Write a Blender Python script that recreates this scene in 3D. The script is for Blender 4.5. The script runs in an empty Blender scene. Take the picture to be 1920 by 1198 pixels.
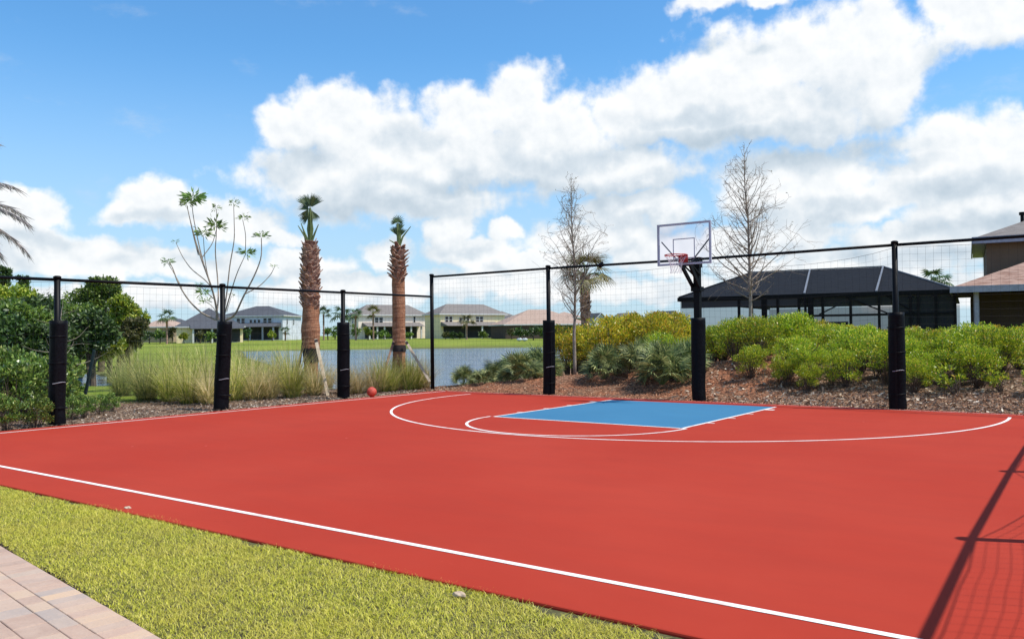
import bpy, math, random
import numpy as np
from mathutils import Vector, Matrix
rng = np.random.default_rng(7); random.seed(7)
scene = bpy.context.scene
col = scene.collection
# ------------------------------------------------------------------ camera
FPX = 1570.3
YAW, PITCH, ROLL = -0.63229, 0.01687, -0.01114
CAM = np.array([7.373, -16.240, 1.488])
_F = np.array([math.sin(YAW)*math.cos(PITCH), math.cos(YAW)*math.cos(PITCH), math.sin(PITCH)])
_R0 = np.array([math.cos(YAW), -math.sin(YAW), 0.0]); _U0 = np.cross(_R0, _F)
_R = _R0*math.cos(ROLL) + _U0*math.sin(ROLL); _U = -_R0*math.sin(ROLL) + _U0*math.cos(ROLL)
def ray(u, v): return _F + _R*(u-960)/FPX + _U*(599-v)/FPX
def G(u, v, z=0.0):                      # point of the level z that lies in this direction
    d = ray(u, v); return CAM + d*((z-CAM[2])/d[2])
def D(u, v, dep): return CAM + ray(u, v)*dep
def DZ(u, dep, z):                       # direction u, distance dep, height z
    p = D(u, 625, dep); return np.array([p[0], p[1], z])
cd = bpy.data.cameras.new('camera'); cam = bpy.data.objects.new('camera', cd); col.objects.link(cam)
cd.sensor_width = 36; cd.lens = FPX/1920*36; cd.clip_start = 0.05; cd.clip_end = 6000
M = Matrix.Identity(4)
for i in range(3):
    M[i][0] = _R[i]; M[i][1] = _U[i]; M[i][2] = -_F[i]; M[i][3] = CAM[i]
cam.matrix_world = M
scene.camera = cam
scene.view_settings.view_transform = 'Standard'; scene.view_settings.look = 'None'
scene.view_settings.gamma = 1; scene.view_settings.exposure = 0.0
scene.render.engine = 'CYCLES'
# ------------------------------------------------------------------ sun
SUN_EL = math.radians(60); SUN_AZ = math.atan2(0.925, 0.38)     # azimuth from +Y towards +X
sv = Vector((math.sin(SUN_AZ)*math.cos(SUN_EL), math.cos(SUN_AZ)*math.cos(SUN_EL), math.sin(SUN_EL)))
sd = bpy.data.lights.new('sun', 'SUN'); sd.energy = 5.0; sd.angle = math.radians(0.5); sd.color = (1, 0.955, 0.88)
so = bpy.data.objects.new('sun', sd); col.objects.link(so); so.rotation_euler = sv.to_track_quat('Z', 'Y').to_euler()
# ------------------------------------------------------------------ node helpers
class NT:
    def __init__(s, tree): s.t = tree; s.n = tree.nodes; s.l = tree.links
    def node(s, typ, **kw):
        n = s.n.new(typ)
        for k, v in kw.items():
            if isinstance(k, str) and hasattr(n, k): setattr(n, k, v)
        return n
    def put(s, sock, v):
        if isinstance(v, bpy.types.NodeSocket): s.l.new(v, sock)
        elif isinstance(v, (tuple, list)) and len(v) == 3 and sock.type == 'RGBA': sock.default_value = (*v, 1)
        else: sock.default_value = v
    def math(s, op, a, b=None, c=None, clamp=False):
        n = s.n.new('ShaderNodeMath'); n.operation = op; n.use_clamp = clamp
        for i, v in enumerate((a, b, c)):
            if v is not None: s.put(n.inputs[i], v)
        return n.outputs[0]
    def vmath(s, op, a, b=None):
        n = s.n.new('ShaderNodeVectorMath'); n.operation = op
        s.put(n.inputs[0], a)
        if b is not None: s.put(n.inputs[1], b)
        return n.outputs['Value'] if op in ('LENGTH', 'DOT_PRODUCT', 'DISTANCE') else n.outputs[0]
    def noise(s, vec, scale, detail=4, rough=0.5, dim='3D', color=False):
        n = s.n.new('ShaderNodeTexNoise'); n.noise_dimensions = dim
        if vec is not None: s.put(n.inputs['Vector'], vec)
        n.inputs['Scale'].default_value = scale; n.inputs['Detail'].default_value = detail; n.inputs['Roughness'].default_value = rough
        return n.outputs['Color'] if color else n.outputs[0]
    def mix(s, f, a, b, typ='MIX'):
        n = s.n.new('ShaderNodeMix'); n.data_type = 'RGBA'; n.blend_type = typ
        s.put(n.inputs[0], f); s.put(n.inputs[6], a); s.put(n.inputs[7], b); return n.outputs[2]
    def ramp(s, f, stops):
        n = s.n.new('ShaderNodeValToRGB'); s.put(n.inputs[0], f); e = n.color_ramp.elements
        while len(e) < len(stops): e.new(0.5)
        for i, (p, c) in enumerate(stops): e[i].position = p; e[i].color = (*c, 1)
        return n.outputs[0]
    def smooth(s, x, a, b, c=0.0, d=1.0, kind='SMOOTHSTEP'):
        n = s.n.new('ShaderNodeMapRange'); n.interpolation_type = kind
        s.put(n.inputs[0], x)
        for i, v in enumerate((a, b, c, d)): n.inputs[i+1].default_value = v
        return n.outputs[0]
# ------------------------------------------------------------------ sky and clouds (world, by direction)
w = bpy.data.worlds.new('World'); scene.world = w; w.use_nodes = True; w.cycles.sampling_method = 'MANUAL'; w.cycles.sample_map_resolution = 512
wn = NT(w.node_tree); wn.n.clear()
SKY_S = 0.1
def azel(u, v):
    d = ray(u, v); d = d/np.linalg.norm(d); return math.atan2(d[0], d[1]), math.asin(d[2])
BLOBS = [  # direction given through photo position, half sizes in the same unit
 (1560,105,170,95),(1370,165,170,105),(1450,215,240,65),(1240,185,110,70),(1655,165,62,80),(1300,235,190,55),(1180,225,90,70),
 (640,215,120,65),(555,245,85,55),(700,260,150,80),(985,195,90,80),(870,215,110,60),(820,290,230,85),(1040,270,150,95),(1150,320,170,55),
 (640,330,190,60),(760,375,230,50),(560,315,80,50),
 (310,375,75,42),(270,400,75,30),(400,405,140,38),(480,440,110,25),
 (1800,275,120,75),(1880,310,110,80),(1750,350,140,60),(1850,400,150,50),(1560,335,120,65),(1440,350,110,75),(1500,385,150,45),(1630,390,110,40),
 (1860,35,125,58),(1790,20,75,38),(1330,4,70,28),(1440,0,60,20),
 (60,400,60,42),(20,380,50,40),(110,480,170,38),(40,450,110,30),(330,505,170,26),(560,500,100,34),
 (845,430,58,42),(885,470,110,30),(950,440,38,24),(720,480,55,34),(640,545,210,34),(900,530,200,34),
 (1180,395,130,42),(1130,450,160,48),(1250,470,150,45),(1450,445,150,36),(1500,500,180,36),(1700,460,150,36),(1640,500,190,34),(1830,455,130,34),(1010,500,140,30),
 (200,560,280,24),(1150,540,260,30),(1600,545,300,30)]
dg = bpy.data.node_groups.new('cloud_density', 'ShaderNodeTree')
dg.interface.new_socket('P', in_out='INPUT', socket_type='NodeSocketVector')
dg.interface.new_socket('Body', in_out='OUTPUT', socket_type='NodeSocketFloat')
BASES = [(1400,262,230,26),(1560,285,150,26),(1130,365,170,28),(700,392,190,26),(900,345,150,22),(560,300,60,30),(300,412,90,16),(1830,352,150,24),(1880,430,120,22),(1560,392,110,18),(1480,300,120,30),(760,250,60,30),(1250,420,120,20),(1700,480,160,16),(620,520,160,14),(1060,300,90,24),(60,450,90,14),(880,470,60,14),(1300,225,120,22),(1700,310,60,20)]
g = NT(dg); gi = g.n.new('NodeGroupInput'); go = g.n.new('NodeGroupOutput')
P = gi.outputs[0]
wv = g.vmath('MULTIPLY', g.vmath('SUBTRACT', g.noise(P, 9, 3, 0.55, '2D', True), (0.5, 0.5, 0.5)), (0.055, 0.045, 0))
wv2 = g.vmath('MULTIPLY', g.vmath('SUBTRACT', g.noise(P, 34, 3, 0.55, '2D', True), (0.5, 0.5, 0.5)), (0.022, 0.020, 0))
PW = g.vmath('ADD', g.vmath('ADD', P, wv), wv2)
B = None
for (u, v, ru, rv) in BLOBS:
    a, e = azel(u, v)
    n = g.n.new('ShaderNodeVectorMath'); n.operation = 'MULTIPLY_ADD'; g.put(n.inputs[0], PW)
    n.inputs[1].default_value = (FPX/ru, FPX/rv, 0); n.inputs[2].default_value = (-a*FPX/ru, -e*FPX/rv, 0)
    q = g.vmath('LENGTH', n.outputs[0])
    if B is None: B = q
    else:
        n = g.n.new('ShaderNodeMath'); n.operation = 'SMOOTH_MIN'; g.put(n.inputs[0], B); g.put(n.inputs[1], q); n.inputs[2].default_value = 0.10; B = n.outputs[0]
B = g.math('SUBTRACT', 1.04, B)
SB = None
for (u, v, ru, rv) in BASES:
    a, e = azel(u, v); n = g.n.new('ShaderNodeVectorMath'); n.operation = 'MULTIPLY_ADD'; g.put(n.inputs[0], PW)
    n.inputs[1].default_value = (FPX/ru, FPX/rv, 0); n.inputs[2].default_value = (-a*FPX/ru, -e*FPX/rv, 0); q = g.vmath('LENGTH', n.outputs[0])
    SB = q if SB is None else g.math('MINIMUM', SB, q)
dg.interface.new_socket('Base', in_out='OUTPUT', socket_type='NodeSocketFloat')
g.put(go.inputs[1], g.smooth(SB, 1.5, 0.2))
# clouds all round the rest of the sky
sx = g.n.new('ShaderNodeSeparateXYZ'); g.put(sx.inputs[0], P)
out = g.math('ABSOLUTE', g.math('SUBTRACT', sx.outputs[0], YAW))
out = g.smooth(out, 0.62, 0.8)
hi = g.smooth(sx.outputs[1], 0.43, 0.55)
far = g.math('MAXIMUM', out, hi)
gen = g.math('SUBTRACT', g.noise(PW, 2.6, 3, 0.5, '2D'), 0.60)
gen = g.math('ADD', g.math('MULTIPLY', gen, 4.0), g.math('MULTIPLY', g.math('SUBTRACT', far, 1.0), 6.0))
B = g.math('MAXIMUM', B, gen)
g.put(go.inputs[0], B)
tc = wn.n.new('ShaderNodeTexCoord'); sp = wn.n.new('ShaderNodeSeparateXYZ'); wn.put(sp.inputs[0], wn.vmath('NORMALIZE', tc.outputs['Generated']))
az = wn.math('ARCTAN2', sp.outputs[0], sp.outputs[1]); el = wn.math('ARCSINE', sp.outputs[2])
cb = wn.n.new('ShaderNodeCombineXYZ'); wn.put(cb.inputs[0], az); wn.put(cb.inputs[1], el)
def dens(off):
    n = wn.n.new('ShaderNodeGroup'); n.node_tree = dg
    wn.put(n.inputs[0], cb.outputs[0] if off is None else wn.vmath('ADD', cb.outputs[0], off)); return n.outputs
dn = dens(None); d0 = dn[0]; d2 = dens((0.012, 0.05, 0))[0]
f0 = wn.noise(cb.outputs[0], 26, 10, 0.56, '2D'); f1 = wn.noise(wn.vmath('ADD', cb.outputs[0], (0.004, 0.009, 0)), 26, 7, 0.56, '2D')
dd = wn.math('ADD', d0, wn.math('MULTIPLY', wn.math('SUBTRACT', f0, 0.5), 0.95))
alpha = wn.smooth(dd, -0.08, 0.40)
relief = wn.math('SUBTRACT', wn.math('MULTIPLY', wn.math('SUBTRACT', f0, f1), 0.45), wn.math('MULTIPLY', dn[1], 0.25))
under = wn.math('MULTIPLY', wn.math('MINIMUM', wn.math('MAXIMUM', wn.math('SUBTRACT', d0, d2), -0.5), 0.25), 0.34)
thin = wn.smooth(dd, 0.0, 0.9, 0.04, -0.04)
sh = wn.math('ADD', wn.math('ADD', relief, under), wn.math('ADD', thin, 0.78), clamp=True)
ccol = wn.ramp(sh, [(0.0, (0.40, 0.49, 0.58)), (0.35, (0.50, 0.60, 0.69)), (0.62, (0.72, 0.79, 0.85)), (0.78, (0.90, 0.93, 0.95)), (0.95, (1.05, 1.05, 1.05))])
sky = wn.n.new('ShaderNodeTexSky'); sky.sky_type = 'NISHITA'; sky.sun_disc = False
sky.sun_elevation = SUN_EL; sky.sun_rotation = SUN_AZ; sky.air_density = 1.0; sky.dust_density = 0.35; sky.ozone_density = 3.0
skyc = wn.mix(1.0, sky.outputs[0], (0.98, 1.66, 1.98), 'MULTIPLY')
wisp = wn.smooth(wn.noise(wn.vmath('MULTIPLY', cb.outputs[0], (1.0, 2.0, 1.0)), 7, 7, 0.62, '2D'), 0.60, 0.85, 0.0, 0.30)
cl_lin = wn.mix(1.0, ccol, (1.03/SKY_S,)*3, 'MULTIPLY')
base = wn.mix(wisp, skyc, (0.75/SKY_S, 0.8/SKY_S, 0.85/SKY_S))
low = wn.smooth(el, 0.0, 0.34, 0.8, 0.0)
base = wn.mix(low, base, (0.56/SKY_S, 0.70/SKY_S, 0.85/SKY_S))
full = wn.mix(wn.math('MULTIPLY', alpha, 0.97), base, cl_lin)
bg = wn.n.new('ShaderNodeBackground'); wn.put(bg.inputs[0], full); bg.inputs[1].default_value = SKY_S
wo = wn.n.new('ShaderNodeOutputWorld'); wn.l.new(bg.outputs[0], wo.inputs[0])
# ------------------------------------------------------------------ materials
def mat(name, c, rough=0.6, c2=None, nscale=8, bump=0.0, bscale=40, metal=0.0, spec=0.5, detail=5, thr=(0.35, 0.65)):
    m = bpy.data.materials.new(name); m.use_nodes = True; t = NT(m.node_tree); b = t.n['Principled BSDF']
    b.inputs['Roughness'].default_value = rough; b.inputs['Metallic'].default_value = metal
    b.inputs['Specular IOR Level'].default_value = spec
    co = t.n.new('ShaderNodeTexCoord').outputs['Object']
    c2 = c2 or tuple(x*0.8 for x in c)
    f = t.smooth(t.noise(co, nscale, detail, 0.6), thr[0], thr[1])
    t.put(b.inputs['Base Color'], t.mix(f, c2, c))
    if bump:
        bn = t.n.new('ShaderNodeBump'); bn.inputs['Strength'].default_value = bump; bn.inputs['Distance'].default_value = 0.02
        t.put(bn.inputs['Height'], t.noise(co, bscale, 5, 0.6)); t.l.new(bn.outputs[0], b.inputs['Normal'])
    return m
def leaf_mat(name, stops, trans=0.3, rough=0.45, patch=None):
    m = bpy.data.materials.new(name); m.use_nodes = True; t = NT(m.node_tree); b = t.n['Principled BSDF']
    gm = t.n.new('ShaderNodeNewGeometry'); c = t.ramp(gm.outputs['Random Per Island'], stops)
    oi = t.n.new('ShaderNodeObjectInfo')
    hv = t.n.new('ShaderNodeHueSaturation'); t.put(hv.inputs['Color'], c)
    t.put(hv.inputs['Value'], t.math('ADD', t.math('MULTIPLY', oi.outputs['Random'], 0.35), 0.82))
    t.put(hv.inputs['Hue'], t.math('ADD', t.math('MULTIPLY', oi.outputs['Random'], 0.02), 0.49))
    c = hv.outputs[0]
    if patch:
        f = t.smooth(t.noise(t.n.new('ShaderNodeTexCoord').outputs['Object'], patch[0], 4, 0.6), 0.38, 0.66)
        c = t.mix(f, c, patch[1], 'MIX') if len(patch) < 3 else t.mix(t.math('MULTIPLY', f, patch[2]), c, patch[1])
    t.put(b.inputs['Base Color'], c); b.inputs['Roughness'].default_value = rough
    tr = t.n.new('ShaderNodeBsdfTranslucent'); t.put(tr.inputs[0], c)
    mx = t.n.new('ShaderNodeMixShader'); mx.inputs[0].default_value = trans
    t.l.new(b.outputs[0], mx.inputs[1]); t.l.new(tr.outputs[0], mx.inputs[2]); t.l.new(mx.outputs[0], t.n['Material Output'].inputs[0])
    return m
MT = {}
MT['black_vinyl'] = mat('black_vinyl', (0.004, 0.004, 0.006), 0.5, (0.002, 0.002, 0.003), 14, 0.5, 30, spec=0.12)
MT['black_paint'] = mat('black_paint', (0.004, 0.004, 0.005), 0.5, (0.003, 0.003, 0.004), 20, spec=0.15)
MT['net'] = mat('net_cord', (0.02, 0.02, 0.022), 0.8)
MT['tape'] = mat('pale_tape', (0.35, 0.35, 0.38), 0.5)
MT['white_frame'] = mat('grey_frame', (0.46, 0.45, 0.52), 0.4, (0.40, 0.39, 0.46), 6)
MT['mark_white'] = mat('board_marking', (0.55, 0.55, 0.60), 0.5)
MT['red_steel'] = mat('red_steel', (0.55, 0.035, 0.03), 0.4, (0.45, 0.03, 0.03), 20)
MT['net_white'] = mat('white_net', (0.72, 0.62, 0.66), 0.8)
MT['ball'] = mat('ball_rubber', (0.62, 0.085, 0.045), 0.55, (0.5, 0.06, 0.035), 12, 0.4, 120)
MT['line'] = mat('line_paint', (0.80, 0.75, 0.70), 0.75, (0.66, 0.50, 0.45), 5, spec=0.1, detail=9, thr=(0.30, 0.52))
MT['edge_line'] = mat('edge_line_paint', (0.72, 0.42, 0.38), 0.7, (0.62, 0.32, 0.28), 3)
MT['timber'] = mat('pale_timber', (0.62, 0.50, 0.36), 0.8, (0.48, 0.37, 0.25), 5)
MT['bark_grey'] = mat('grey_bark', (0.30, 0.24, 0.19), 0.9, (0.14, 0.11, 0.09), 6, 0.6, 20)
MT['bark_pale'] = mat('pale_bark', (0.36, 0.29, 0.23), 0.9, (0.20, 0.16, 0.13), 8, 0.4, 20)
MT['bark_brown'] = mat('brown_bark', (0.15, 0.10, 0.065), 0.9, (0.06, 0.04, 0.03), 5, 0.6, 12)
MT['twig'] = mat('buff_twig', (0.34, 0.26, 0.19), 0.9, (0.22, 0.16, 0.12), 3)
def fibre():
    m = bpy.data.materials.new('palm_fibre'); m.use_nodes = True; t = NT(m.node_tree); b = t.n['Principled BSDF']; b.inputs['Roughness'].default_value = 0.95; b.inputs['Specular IOR Level'].default_value = 0.1
    co = t.n.new('ShaderNodeTexCoord').outputs['Object']
    ring = t.noise(t.vmath('MULTIPLY', co, (2.2, 2.2, 22)), 1.0, 6, 0.7); fib = t.noise(t.vmath('MULTIPLY', co, (30, 30, 9)), 1.0, 4, 0.7); h = t.math('ADD', t.math('MULTIPLY', ring, 0.65), t.math('MULTIPLY', fib, 0.35))
    c = t.ramp(h, [(0.30, (0.10, 0.045, 0.028)), (0.45, (0.30, 0.135, 0.075)), (0.58, (0.47, 0.24, 0.14)), (0.72, (0.60, 0.40, 0.27))]); t.put(b.inputs['Base Color'], c)
    bn = t.n.new('ShaderNodeBump'); bn.inputs['Strength'].default_value = 1.0; bn.inputs['Distance'].default_value = 0.06; t.put(bn.inputs['Height'], h); t.l.new(bn.outputs[0], b.inputs['Normal']); return m
MT['palm_trunk'] = fibre()
MT['palm_boot'] = mat('palm_boot', (0.50, 0.32, 0.23), 0.9, (0.20, 0.10, 0.07), 6, 0.5, 30)
MT['green_stalk'] = mat('green_stalk', (0.16, 0.20, 0.06), 0.6, (0.10, 0.14, 0.04), 5)
MT['strap'] = mat('dark_strap', (0.03, 0.02, 0.02), 0.8)
MT['palm_leaf'] = leaf_mat('palm_leaf', [(0.0, (0.030, 0.060, 0.018)), (0.6, (0.07, 0.12, 0.035)), (1.0, (0.14, 0.19, 0.05))], 0.2)
MT['palm_leaf_dull'] = leaf_mat('palm_leaf_dull', [(0.0, (0.09, 0.085, 0.03)), (0.6, (0.16, 0.15, 0.045)), (1.0, (0.28, 0.20, 0.07))], 0.2)
MT['frond_dry'] = leaf_mat('frond_dry', [(0.0, (0.240, 0.210, 0.195)), (0.6, (0.450, 0.405, 0.390)), (1.0, (0.630, 0.555, 0.525))], 0.2)
MT['palmetto'] = leaf_mat('palmetto_leaf', [(0.0, (0.05, 0.08, 0.025)), (0.5, (0.18, 0.23, 0.075)), (1.0, (0.50, 0.50, 0.19))], 0.2, 0.65)
MT['hedge_leaf'] = leaf_mat('hedge_leaf', [(0.0, (0.092, 0.161, 0.012)), (0.3, (0.218, 0.337, 0.019)), (0.62, (0.420, 0.539, 0.030)), (0.9, (0.721, 0.730, 0.052)), (1.0, (0.872, 0.525, 0.086))], 0.38, 0.35)
MT['hedge_leaf_gold'] = leaf_mat('hedge_leaf_gold', [(0.0, (0.131, 0.177, 0.012)), (0.35, (0.360, 0.395, 0.022)), (0.75, (0.736, 0.626, 0.039)), (1.0, (0.899, 0.463, 0.069))], 0.38, 0.35)
MT['shrub_leaf'] = leaf_mat('shrub_leaf', [(0.0, (0.042, 0.085, 0.015)), (0.5, (0.118, 0.200, 0.032)), (0.9, (0.269, 0.370, 0.063)), (1.0, (0.588, 0.585, 0.189))], 0.25, 0.3)
MT['grass_blade'] = leaf_mat('grass_blade', [(0.0, (0.10, 0.14, 0.02)), (0.35, (0.36, 0.42, 0.06)), (0.75, (0.70, 0.66, 0.18)), (1.0, (0.92, 0.74, 0.42))], 0.5, 0.7)
MT['grass_straw'] = leaf_mat('grass_straw', [(0.0, (0.18, 0.17, 0.05)), (0.4, (0.55, 0.47, 0.19)), (1.0, (0.92, 0.72, 0.46))], 0.5, 0.7)
MT['grass_dark'] = leaf_mat('grass_dark', [(0.0, (0.14, 0.17, 0.05)), (0.5, (0.30, 0.33, 0.10)), (1.0, (0.60, 0.52, 0.22))], 0.45, 0.7)
MT['lawn_blade'] = leaf_mat('lawn_blade', [(0.0, (0.118, 0.148, 0.005)), (0.25, (0.411, 0.415, 0.017)), (0.65, (0.762, 0.692, 0.068)), (1.0, (0.884, 0.751, 0.233))], 0.35, 0.6, patch=(1.6, (0.66, 0.54, 0.10), 0.40))
MT['tree_leaf'] = leaf_mat('tree_leaf', [(0.0, (0.039, 0.077, 0.014)), (0.5, (0.116, 0.193, 0.025)), (1.0, (0.277, 0.370, 0.042))], 0.25, 0.5)
MT['tree_leaf_bright'] = leaf_mat('tree_leaf_bright', [(0.0, (0.092, 0.154, 0.011)), (0.5, (0.231, 0.308, 0.022)), (1.0, (0.493, 0.476, 0.045))], 0.3, 0.5)
MT['tree_leaf_dark'] = leaf_mat('tree_leaf_dark', [(0.0, (0.018, 0.042, 0.011)), (0.5, (0.053, 0.104, 0.020)), (1.0, (0.120, 0.192, 0.035))], 0.2, 0.5)
MT['tree_leaf_rust'] = leaf_mat('tree_leaf_rust', [(0.0, (0.030, 0.046, 0.008)), (0.5, (0.098, 0.103, 0.025)), (1.0, (0.165, 0.138, 0.042))], 0.2, 0.5)
MT['rosette_leaf'] = leaf_mat('rosette_leaf', [(0.0, (0.08, 0.14, 0.04)), (0.6, (0.20, 0.32, 0.07)), (1.0, (0.38, 0.50, 0.12))], 0.45, 0.5)
MT['mulch_chip'] = leaf_mat('mulch_chip', [(0.0, (0.08, 0.035, 0.02)), (0.4, (0.33, 0.14, 0.075)), (0.85, (0.55, 0.28, 0.16)), (1.0, (0.75, 0.55, 0.40))], 0.0, 0.9)
MT['litter'] = leaf_mat('litter_chip', [(0.0, (0.07, 0.04, 0.03)), (0.4, (0.28, 0.18, 0.12)), (0.85, (0.52, 0.39, 0.27)), (1.0, (0.75, 0.66, 0.55))], 0.0, 0.9)
MT['soil'] = mat('dark_soil', (0.05, 0.03, 0.02), 0.95, None, 20, 0.6, 60)
MT['stone'] = mat('pale_stone', (0.62, 0.47, 0.33), 0.9, (0.45, 0.32, 0.22), 12, 0.5, 40)
MT['trim_white'] = mat('white_trim', (0.70, 0.69, 0.66), 0.6)
MT['fascia'] = mat('grey_fascia', (0.36, 0.355, 0.44), 0.5)
MT['wall_white'] = mat('white_stucco', (0.88, 0.88, 0.88), 0.85, (0.84, 0.84, 0.85), 1)
MT['wall_bluegrey'] = mat('bluegrey_stucco', (0.66, 0.68, 0.72), 0.85, None, 1)
MT['wall_cream'] = mat('cream_stucco', (0.95, 0.80, 0.66), 0.85, (0.93, 0.77, 0.62), 1)
MT['wall_yellow'] = mat('yellow_stucco', (0.93, 0.75, 0.46), 0.85, (0.90, 0.71, 0.42), 1)
MT['wall_tan'] = mat('tan_stucco', (0.42, 0.31, 0.20), 0.85, None, 1)
MT['wall_brown'] = mat('brown_stucco', (0.085, 0.055, 0.04), 0.9, (0.07, 0.045, 0.035), 1)
MT['glass_dark'] = mat('dark_glass', (0.012, 0.014, 0.018), 0.12, None, 1)
MT['screen_black'] = mat('dark_screen', (0.02, 0.021, 0.024), 0.6, None, 1)
MT['kayak'] = mat('white_plastic', (0.78, 0.78, 0.76), 0.5)
def shingle(name, a, b, scale=1.0):
    m = bpy.data.materials.new(name); m.use_nodes = True; t = NT(m.node_tree); bs = t.n['Principled BSDF']
    co = t.n.new('ShaderNodeTexCoord').outputs['Object']
    st = t.vmath('MULTIPLY', co, (2.2*scale, 2.2*scale, 22*scale))
    f = t.smooth(t.noise(st, 1.0, 4, 0.7), 0.35, 0.65); f2 = t.noise(co, 0.5, 3, 0.5)
    c = t.mix(f, a, b); c = t.mix(t.math('MULTIPLY', f2, 0.35), c, tuple(x*0.7 for x in a))
    t.put(bs.inputs['Base Color'], c); bs.inputs['Roughness'].default_value = 0.9; bs.inputs['Specular IOR Level'].default_value = 0.12
    bn = t.n.new('ShaderNodeBump'); bn.inputs['Strength'].default_value = 0.5; bn.inputs['Distance'].default_value = 0.02
    t.put(bn.inputs['Height'], f); t.l.new(bn.outputs[0], bs.inputs['Normal'])
    return m
MT['roof_slate'] = shingle('slate_shingle', (0.075, 0.078, 0.088), (0.11, 0.113, 0.125))
MT['roof_grey'] = shingle('grey_shingle', (0.19, 0.165, 0.15), (0.26, 0.23, 0.21))
MT['roof_tan'] = shingle('tan_shingle', (0.36, 0.25, 0.19), (0.48, 0.35, 0.28))
MT['roof_pink'] = shingle('rosy_shingle', (0.26, 0.145, 0.105), (0.48, 0.32, 0.25))
MT['roof_black'] = shingle('black_screen_roof', (0.008, 0.009, 0.012), (0.013, 0.014, 0.018))
MT['rib_grey'] = mat('grey_rib', (0.17, 0.175, 0.19), 0.5)
def screen_mat():
    m = bpy.data.materials.new('insect_screen'); m.use_nodes = True; t = NT(m.node_tree); b = t.n['Principled BSDF']
    b.inputs['Base Color'].default_value = (0.03, 0.032, 0.036, 1); b.inputs['Roughness'].default_value = 0.8
    tr = t.n.new('ShaderNodeBsdfTransparent'); mx = t.n.new('ShaderNodeMixShader'); mx.inputs[0].default_value = 0.52
    t.l.new(tr.outputs[0], mx.inputs[1]); t.l.new(b.outputs[0], mx.inputs[2]); t.l.new(mx.outputs[0], t.n['Material Output'].inputs[0]); return m
MT['screen'] = screen_mat()
def board_glass():
    m = bpy.data.materials.new('acrylic'); m.use_nodes = True; t = NT(m.node_tree)
    gl = t.n.new('ShaderNodeBsdfGlossy'); gl.inputs['Roughness'].default_value = 0.05; gl.inputs[0].default_value = (0.9, 0.9, 0.95, 1)
    tr = t.n.new('ShaderNodeBsdfTransparent'); tr.inputs[0].default_value = (0.93, 0.93, 0.965, 1)
    lw = t.n.new('ShaderNodeLayerWeight'); lw.inputs[0].default_value = 0.25
    mx = t.n.new('ShaderNodeMixShader'); t.put(mx.inputs[0], t.math('MULTIPLY', lw.outputs['Fresnel'], 0.5))
    t.l.new(tr.outputs[0], mx.inputs[1]); t.l.new(gl.outputs[0], mx.inputs[2]); t.l.new(mx.outputs[0], t.n['Material Output'].inputs[0]); return m
MT['acrylic'] = board_glass()
def court_mat(name, a, b, c):
    m = bpy.data.materials.new(name); m.use_nodes = True; t = NT(m.node_tree); bs = t.n['Principled BSDF']
    co = t.n.new('ShaderNodeTexCoord').outputs['Object']
    f = t.smooth(t.noise(co, 0.28, 5, 0.6), 0.3, 0.7)
    f2 = t.smooth(t.noise(t.vmath('MULTIPLY', co, (0.5, 1.6, 1)), 1.3, 6, 0.65), 0.35, 0.7)
    cc = t.mix(f, a, b); cc = t.mix(t.math('MULTIPLY', f2, 0.30), cc, c)
    sc = t.smooth(t.noise(t.vmath('MULTIPLY', co, (2.0, 5.0, 1)), 2.2, 8, 0.72), 0.65, 0.78, 0.0, 0.45)
    cc = t.mix(sc, cc, tuple(min(1, x*1.35+0.05) for x in b))
    sp_ = t.smooth(t.noise(co, 260, 2, 0.6), 0.40, 0.62, 0.0, 0.10); cc = t.mix(sp_, cc, tuple(x*0.6 for x in a))
    dirt = t.smooth(t.noise(t.vmath('MULTIPLY', co, (0.9, 0.45, 1)), 0.8, 7, 0.68), 0.55, 0.80, 0.0, 0.22); cc = t.mix(dirt, cc, tuple(x*0.72+0.01 for x in a))
    wv_ = t.noise(co, 1.6, 5, 0.7, color=True); vo = t.n.new('ShaderNodeTexVoronoi'); vo.feature = 'DISTANCE_TO_EDGE'; vo.inputs['Scale'].default_value = 0.17; t.put(vo.inputs['Vector'], t.vmath('ADD', co, t.vmath('MULTIPLY', wv_, (1.4, 1.4, 0))))
    cc = t.mix(t.math('MULTIPLY', t.smooth(vo.outputs['Distance'], 0.0006, 0.0016, 0.30, 0.0), t.smooth(t.noise(co, 0.35, 2, 0.5), 0.5, 0.62)), cc, tuple(x*0.5 for x in a))
    st = t.n.new('ShaderNodeTexVoronoi'); st.inputs['Scale'].default_value = 1.1; t.put(st.inputs['Vector'], co)
    cc = t.mix(t.smooth(st.outputs['Distance'], 0.014, 0.026, 0.7, 0.0), cc, tuple(min(1, x*1.3+0.12) for x in a))
    t.put(bs.inputs['Base Color'], cc); bs.inputs['Roughness'].default_value = 0.85; bs.inputs['Specular IOR Level'].default_value = 0.06
    bn = t.n.new('ShaderNodeBump'); bn.inputs['Strength'].default_value = 0.25; bn.inputs['Distance'].default_value = 0.003
    t.put(bn.inputs['Height'], t.noise(co, 180, 3, 0.6)); t.l.new(bn.outputs[0], bs.inputs['Normal']); return m
MT['court_red'] = court_mat('red_acrylic_court', (0.365, 0.036, 0.020), (0.40, 0.046, 0.026), (0.30, 0.036, 0.023))
MT['court_blue'] = court_mat('blue_acrylic_court', (0.047, 0.165, 0.285), (0.055, 0.185, 0.31), (0.052, 0.165, 0.27))
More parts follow.
